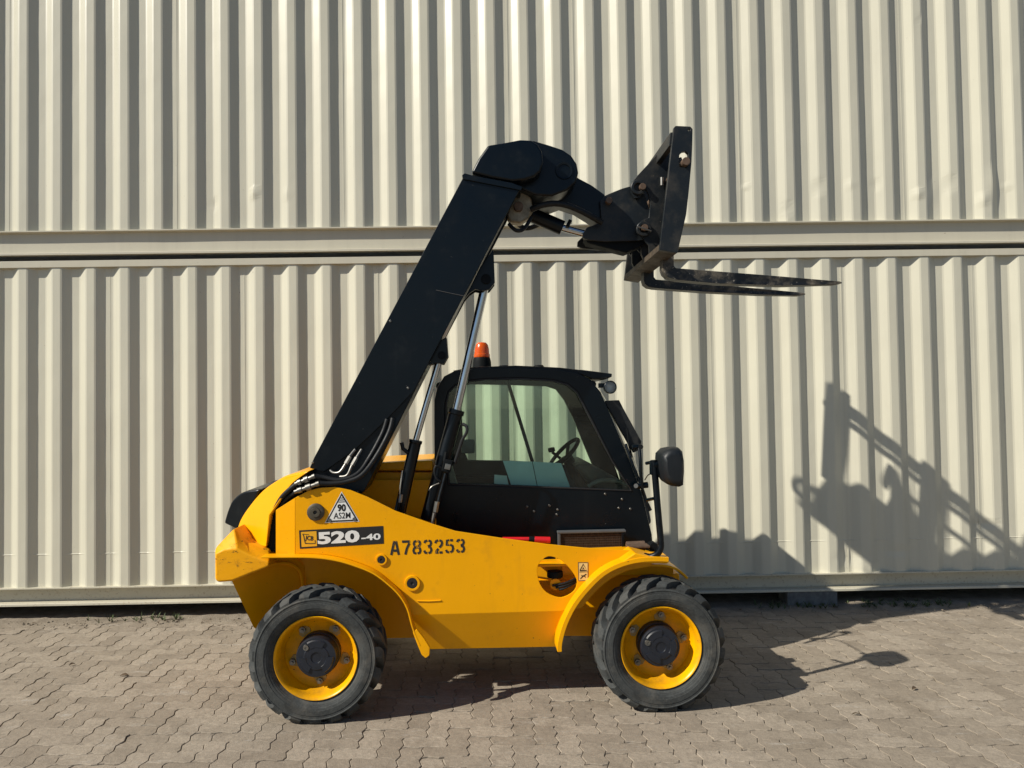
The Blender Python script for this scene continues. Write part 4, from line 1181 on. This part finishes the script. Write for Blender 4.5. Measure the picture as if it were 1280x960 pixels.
# --- work lamp, beacon
wl = (1.756, 0.64, 1.823)
lamp = empty('work_lamp', (wl[0], 0.64, wl[2]), 0, TH)
bm = bmesh.new(); add_lathe(bm, [(0, .07), (.03, .065), (.040, .03), (.043, 0.0), (.038, -.004), (.036, .004)], (0, 0, 0), 24)
finish('lamp_shell', bm, 'black', lamp)
bm = bmesh.new(); add_lathe(bm, [(.037, 0.002), (.03, .015), (.015, .028), (0, .03)], (0, 0, 0), 24); finish('reflector', bm, 'lamp_white', lamp)
bm = bmesh.new(); add_lathe(bm, [(0, -.004), (.02, -.003), (.037, .001)], (0, 0, 0), 24); finish('lens', bm, 'lens', lamp)
box('lamp_bracket', (-.045, .03, .012), (.05, .02, .03), 'black', lamp, 0.003)
lamp.rotation_euler = (0, 0, 0.12)

by = 1.0
bc = (0.938, 1.0, 1.98); bt = (0.943, 1.0, 2.153); bb = (0.941, 1.0, 2.049)
be = empty('beacon', bc, 0, TH)
h1 = bb[2] - bc[2]; h2 = bt[2] - bc[2]
def add_lathe_z(bm, prof, n=24):
    rings = []
    for r, z in prof:
        rings.append([bm.verts.new((0, 0, z))] if r < 1e-6 else [bm.verts.new((r * cos(2 * pi * k / n), r * sin(2 * pi * k / n), z)) for k in range(n)])
    for a, b in zip(rings, rings[1:]):
        for k in range(n):
            k2 = (k + 1) % n
            if len(a) == 1: bm.faces.new((a[0], b[k], b[k2]))
            elif len(b) == 1: bm.faces.new((a[k], a[k2], b[0]))
            else: bm.faces.new((a[k], a[k2], b[k2], b[k]))
bm = bmesh.new(); add_lathe_z(bm, [(0, -.01), (.064, -.01), (.062, h1 - .03), (.055, h1 - .002), (0, h1 - .002)]); finish('beacon_base', bm, 'black_dull', be)
hd = h2 - h1
bm = bmesh.new(); add_lathe_z(bm, [(.053, h1 - .002), (.056, h1 + .005), (.054, h1 + .02), (.051, h1 + .022), (.049, h1 + hd * .55), (.043, h1 + hd * .8), (.030, h1 + hd * .95), (0, h2)]); finish('beacon_dome', bm, 'amber', be)

for xx, yy in ((1.10, 1.36), (1.36, 1.40)):  # unidentified domes added to cast the humps along the cab roof's shadow
    tube('shadow_dome', [(xx, yy, 1.90), (xx, yy, 1.985), (xx, yy, 2.01)], [0.05, 0.05, 0.03], 'black_dull', TH, 14)
# --- mirror
mt = [(1.853, 0.16, 0.837), (1.879, 0.13, 0.837), (1.911, 0.11, 0.854), (1.93, 0.1, 0.887), (1.933, 0.1, 0.932), (1.923, 0.1, 1.073), (1.907, 0.1, 1.323), (1.902, 0.1, 1.392)]
tube('mirror_arm', mt, 0.019, 'black', TH, 14, True)
box('arm_bracket', tuple((1.908, 0.11, 1.341)), (0.05, 0.05, 0.07), 'black', TH, 0.006)
tube('arm_stay', [(1.882, 0.2, 1.366), (1.911, 0.12, 1.381)], 0.010, 'black', TH, 10)
tube('arm_stay', [(1.882, 0.2, 1.153), (1.906, 0.12, 1.171)], 0.010, 'black', TH, 10)
tube('mirror_joint', [(1.896, 0.1, 1.365), (1.947, 0.1, 1.368)], 0.022, 'black', TH, 12, False, 0.004)
tube('mirror_joint', [(1.909, 0.1, 1.314), (1.951, 0.1, 1.318)], 0.012, 'black', TH, 10)
ml = [(1.927, 1.43), (1.958, 1.459), (1.99, 1.465), (2.027, 1.465), (2.045, 1.446), (2.053, 1.392), (2.053, 1.333), (2.046, 1.252), (2.026, 1.243), (1.985, 1.249), (1.954, 1.269), (1.936, 1.295), (1.925, 1.349), (1.924, 1.399)]
cx = sum(p[0] for p in ml) / len(ml); cz = sum(p[1] for p in ml) / len(ml)
def sc2(k, dx=0): return [(cx + (x - cx) * k + dx, cz + (z - cz) * k) for x, z in ml]
rings = [[(x, y, z) for x, z in sc2(k, dx)] for y, k, dx in ((-.03, .62, .0), (-.015, .84, .0), (.005, .96, 0), (.04, 1.0, 0), (.13, 1.0, 0), (.17, .96, 0), (.19, .8, 0))]
loft('mirror_head', rings, 'mirror_plastic', TH)

# --- decals and stencil on the plate
YD = YP - 0.0015
def quadpoly(name, q, y, mat, parent):
    return flat_print(name, [(0, 0), (1, 0), (1, 1), (0, 1)], [(0, 1, 2, 3)], q, y, mat, parent)
dq = [(-0.118, 0.92), (0.356, 0.938), (0.354, 1.039), (-0.122, 1.024)]
dec = quadpoly('model_decal', dq, YD, 'black_print', TH)
fmap = quad_map(dq)
def subq(q, u0, v0, u1, v1):
    f = quad_map(q); return [tuple(f(a, b)) for a, b in ((u0, v0), (u1, v0), (u1, v1), (u0, v1))]
quadpoly('logo_square', subq(dq, .022, .09, .205, .91), YD - .001, 'yellow_print', dec)
lq = subq(dq, .045, .22, .185, .80)
def skew(vs, k): return [(x + k * y, y) for x, y in vs]
# boxed slanting letters of the maker's badge
vs, fs = text_mesh('JCB', 0.03)
vs = [(0.16 + 0.70 * x + 0.10 * (y - .5), 0.30 + 0.55 * y - 0.12 * x) for x, y in vs]
flat_print('logo_letters', vs, fs, lq, YD - .002, 'black_print', dec)
V, F = [], []
for seg, w in (([(-.02, 1.0), (.06, .80), (.10, .45), (.16, .08), (.30, .12)], .07), ([(-.02, 1.0), (.30, .93), (.5, .9)], .05), ([(.2, .1), (.6, .05), (1.0, .04), (1.0, .35)], .07)):
    ribbon_faces(V, F, seg, w)
flat_print('logo_box', V, F, lq, YD - .002, 'black_print', dec)
text_print('model_number', '520', subq(dq, .215, .17, .715, .85), YD - .001, 'white_print', dec, 0.045)
text_print('model_number', '-40', subq(dq, .735, .24, .965, .60), YD - .001, 'white_print', dec, 0.03)

tq = [(0.023, 1.063), (0.22, 1.067), (0.12, 1.24)]
def tri(name, k, y, mat, parent, dz=0.0):
    c = Vector((sum(p[0] for p in tq) / 3, sum(p[1] for p in tq) / 3))
    pts = [c + (Vector(p) - c) * k for p in tq]
    me = bpy.data.meshes.new(name); me.from_pydata([(p.x, y, p.y) for p in pts], [], [(0, 1, 2)]); me.materials.append(M[mat])
    return link(name, me, parent)
ts = tri('triangle_sticker', 1.0, YD, 'white_print', TH)
tri('black_border', 0.93, YD - .001, 'black_print', ts)
tri('white_field', 0.79, YD - .002, 'white_print', ts)
text_print('sticker_text', '90', [(0.096, 1.126), (0.144, 1.126), (0.143, 1.169), (0.096, 1.168)], YD - .003, 'black_print', ts, 0.045)
text_print('sticker_text', 'AS2M', [(0.073, 1.085), (0.169, 1.087), (0.169, 1.122), (0.075, 1.12)], YD - .003, 'black_print', ts, 0.008)
V, F = [], []
f = quad_map([(0.023, 1.063), (0.22, 1.067), (0.215, 1.239), (0.021, 1.237)])
for vv, h in ((.80, .045), (.735, .07), (.67, .095)):
    ribbon_faces(V, F, [(.5 - h, vv), (.5 + h, vv)], .025)
flat_print('small_print', V, F, [(0.023, 1.063), (0.22, 1.067), (0.215, 1.239), (0.021, 1.237)], YD - .003, 'black_print', ts)
for q in ((0.051, 0.1885, 1.078), (0.191, 0.1885, 1.081)):
    bm = bmesh.new(); add_lathe(bm, [(0, 0), (.011, 0)], (q[0], YD - .0035, q[2]), 14); finish('corner_dot', bm, 'grey_trim', ts)

GL = {
 'A': [[(0.02, 0), (.40, .98)], [(.60, .98), (.98, 0)], [(.28, .30), (.72, .30)]],
 '7': [[(0, .92), (1, .92)], [(.93, .80), (.62, .45), (.42, 0)]],
 '8': [[(.42, .94), (.18, .90), (.10, .75), (.20, .60), (.42, .55)], [(.58, .94), (.82, .90), (.90, .75), (.80, .60), (.58, .55)],
       [(.42, .49), (.14, .42), (.06, .26), (.14, .10), (.42, .05)], [(.58, .49), (.86, .42), (.94, .26), (.86, .10), (.58, .05)]],
 '3': [[(.06, .78), (.16, .91), (.42, .95)], [(.58, .95), (.84, .90), (.91, .75), (.82, .60), (.50, .54)], [(.58, .49), (.88, .42), (.95, .26), (.86, .10), (.58, .05)], [(.42, .05), (.15, .09), (.04, .24)]],
 '2': [[(.06, .74), (.16, .90), (.42, .95)], [(.58, .95), (.86, .88), (.92, .72), (.80, .56), (.58, .42)], [(.47, .34), (.22, .18), (.10, .06), (.44, .06)], [(.58, .06), (.98, .06)]],
 '5': [[(.92, .93), (.56, .93)], [(.44, .93), (.16, .93), (.12, .58), (.42, .61)], [(.56, .61), (.86, .52), (.94, .32), (.84, .12), (.58, .05)], [(.42, .05), (.15, .09), (.04, .24)]],
}
sq = [(0.391, 0.872), (0.827, 0.877), (0.828, 0.954), (0.392, 0.953)]
n = 7; V, F = [], []
for k, ch in enumerate('A783253'):
    a0 = k / n + 0.012; wd = 1 / n - 0.040
    for st in GL[ch]:
        asp = 3.9
        pts = [((x * wd + a0) * 5.62, y) for x, y in st]
        v0, f0 = [], []
        ribbon_faces(v0, f0, pts, 0.17)
        kk = len(V); V += [(x / 5.62, y) for x, y in v0]; F += [tuple(kk + q for q in t) for t in f0]
flat_print('stencil_number', V, F, sq, YD, 'stencil', TH)

wq = [(1.469, 0.696), (1.527, 0.697), (1.529, 0.803), (1.469, 0.804)]
ws = quadpoly('warning_sticker', wq, YD, 'rusty_pin', TH)
quadpoly('sticker_field', subq(wq, .07, .04, .93, .96), YD - .001, 'cream_print', ws)
V, F = [], []
ribbon_faces(V, F, [(.16, .56), (.5, .90), (.84, .56), (.16, .56)], .07)
ribbon_faces(V, F, [(.42, .62), (.5, .72), (.58, .62)], .06)
ribbon_faces(V, F, [(.08, .485), (.92, .485)], .02)
ribbon_faces(V, F, [(.2, .12), (.45, .25), (.8, .36)], .07)
ribbon_faces(V, F, [(.3, .30), (.55, .26), (.75, .20)], .05)
flat_print('sticker_symbol', V, F, wq, YD - .002, 'black_print', ws)

# --- wheels
RT = 0.366
def make_wheel(xc, yc, name='wheel', flip=False, spin=0.0, proto=None):
    zc = 0.352
    w = empty('wheel', (xc, yc, zc), 0, TH)
    return w
def clampz(bm, zc):
    for v in bm.verts:
        if v.co.z < -zc + 0.001:
            v.co.z = -zc + 0.001
TYRE_PROF = [(.222, .060), (.224, .036), (.232, .030), (.240, .026), (.246, .019), (.2475, .0165), (.251, .0155), (.2525, .0125), (.262, .0085), (.2635, .0065), (.270, .0045), (.276, .0035), (.277, .0015), (.290, .001), (.303, .0015), (.304, .004), (.312, .0035), (.318, .004), (.3205, .0015), (.324, .0015), (.3255, .006), (.329, .012), (.331, .022), (.332, .034), (.333, .05), (.334, .09), (.335, .132)]
full = TYRE_PROF + [(r, .264 - y) for r, y in TYRE_PROF[-2::-1]]
def build_tyre(spin, lean_dir):
    bm = bmesh.new(); add_lathe(bm, full, (0, 0, 0), 96)
    for f in bm.faces:
        c = f.calc_center_median()
        if hypot(c.x, c.z) > .3275: f.material_index = 1
    NL = 19
    for side in (0, 1):
        for k in range(NL):
            a0 = 2 * pi * (k + 0.5 * side) / NL + spin
            stations = [(.010, -.03, .322, .340, .088), (.020, -.01, .326, .356, .094), (.036, .05, .330, RT, .096), (.085, .17, .330, RT + .001, .088), (.132, .29, .330, RT + .002, .072), (.142, .31, .330, RT + .001, .05)]
            R = []
            for (y, da, ri, ro, hw) in stations:
                yy = y if side == 0 else .264 - y
                a = a0 + lean_dir * da
                row = []
                for r, s in ((ri, -1), (ro, -.90), (ro, .90), (ri, 1)):
                    aa = a + s * hw
                    row.append(bm.verts.new((r * cos(aa), yy, r * sin(aa))))
                R.append(row)
            for p, q in zip(R, R[1:]):
                for i in range(3): bm.faces.new((p[i], p[i + 1], q[i + 1], q[i]))
            bm.faces.new(R[0][::-1]); bm.faces.new(R[-1])
    clampz(bm, 0.352)
    return bm
def wheel(xc, near, spin, nut0):
    y0 = 0.0 if near else 1.56
    w = empty('wheel', (xc, y0, 0.352), 0 if near else pi, TH)
    bm = build_tyre(spin, -1)
    t = finish('tyre', bm, 'rubber', w, sharp=30); t.data.materials.append(M['rubber_dark'])
    bm = bmesh.new()
    add_lathe(bm, [(.2225, .075), (.226, .040), (.229, .026), (.226, .0215), (.220, .024), (.213, .034), (.207, .050), (.203, .085), (.192, .098), (.190, .125), (.172, .142), (.14, .150), (.115, .150), (.10, .146), (0, .146)], (0, 0, 0), 72)
    finish('rim', bm, 'yellow_rim', w)
    bm = bmesh.new()
    add_lathe(bm, [(.118, .148), (.118, .105), (.112, .100), (.112, .052), (.106, .042), (.070, .040), (.066, .036), (.030, .036), (.028, .040), (0, .040)], (0, 0, 0), 56)
    h = finish('hub', bm, 'hub', w)
    bm = bmesh.new()
    for k in range(3):
        a = pi / 2 + k * 2 * pi / 3 + nut0
        N = 10
        for rr, d in ((.085, .55), ):
            R = []
            for i in range(N + 1):
                aa = a - d + 2 * d * i / N
                R.append([bm.verts.new((r * cos(aa), y, r * sin(aa))) for r, y in ((.050, .0415), (.056, .034), (.090, .034), (.096, .0415))])
            for p, q in zip(R, R[1:]):
                for i in range(3): bm.faces.new((p[i], p[i + 1], q[i + 1], q[i]))
            bm.faces.new(R[0][::-1]); bm.faces.new(R[-1])
    finish('hub_ribs', bm, 'hub', w)
    bm = bmesh.new(); a = nut0 + 2.35
    add_lathe(bm, [(0, -.002), (.006, -.002), (.007, -.006), (.015, -.006), (.017, .004)], (.078 * cos(a), .038, .078 * sin(a)), 14)
    finish('drain_plug', bm, 'steel', w)
    for k in range(5):
        a = nut0 + 2 * pi * k / 5 + 0.95
        bm = bmesh.new()
        rx, rz = cos(a), sin(a)
        # clamp pad under the nut
        pad = [(.150, -.24), (.186, -.03), (.186, .03), (.150, .24), (.126, .22), (.126, -.22)]
        A = [bm.verts.new((r * cos(a + t), .142, r * sin(a + t))) for r, t in pad]
        B = [bm.verts.new((r * cos(a + t), .153, r * sin(a + t))) for r, t in pad]
        bm.faces.new(A); bm.faces.new(B[::-1])
        for i in range(6): bm.faces.new((A[i], A[(i + 1) % 6], B[(i + 1) % 6], B[i]))
        pd = finish('clamp_pad', bm, 'clamp', w, 0.002)
        bm = bmesh.new()
        add_tube(bm, [(.158 * rx, .142, .158 * rz), (.158 * rx, .122, .158 * rz)], .0185, 6)
        add_tube(bm, [(.158 * rx, .122, .158 * rz), (.158 * rx, .108, .158 * rz)], .008, 10)
        finish('wheel_nut', bm, 'steel', w, 0.001)
    return w
wheel(0.0, True, 0.06, 0.0)
wheel(1.906, True, 0.21, 0.45)
wheel(0.0, False, 0.0, 0.3)
wheel(1.906, False, 0.0, 0.1)
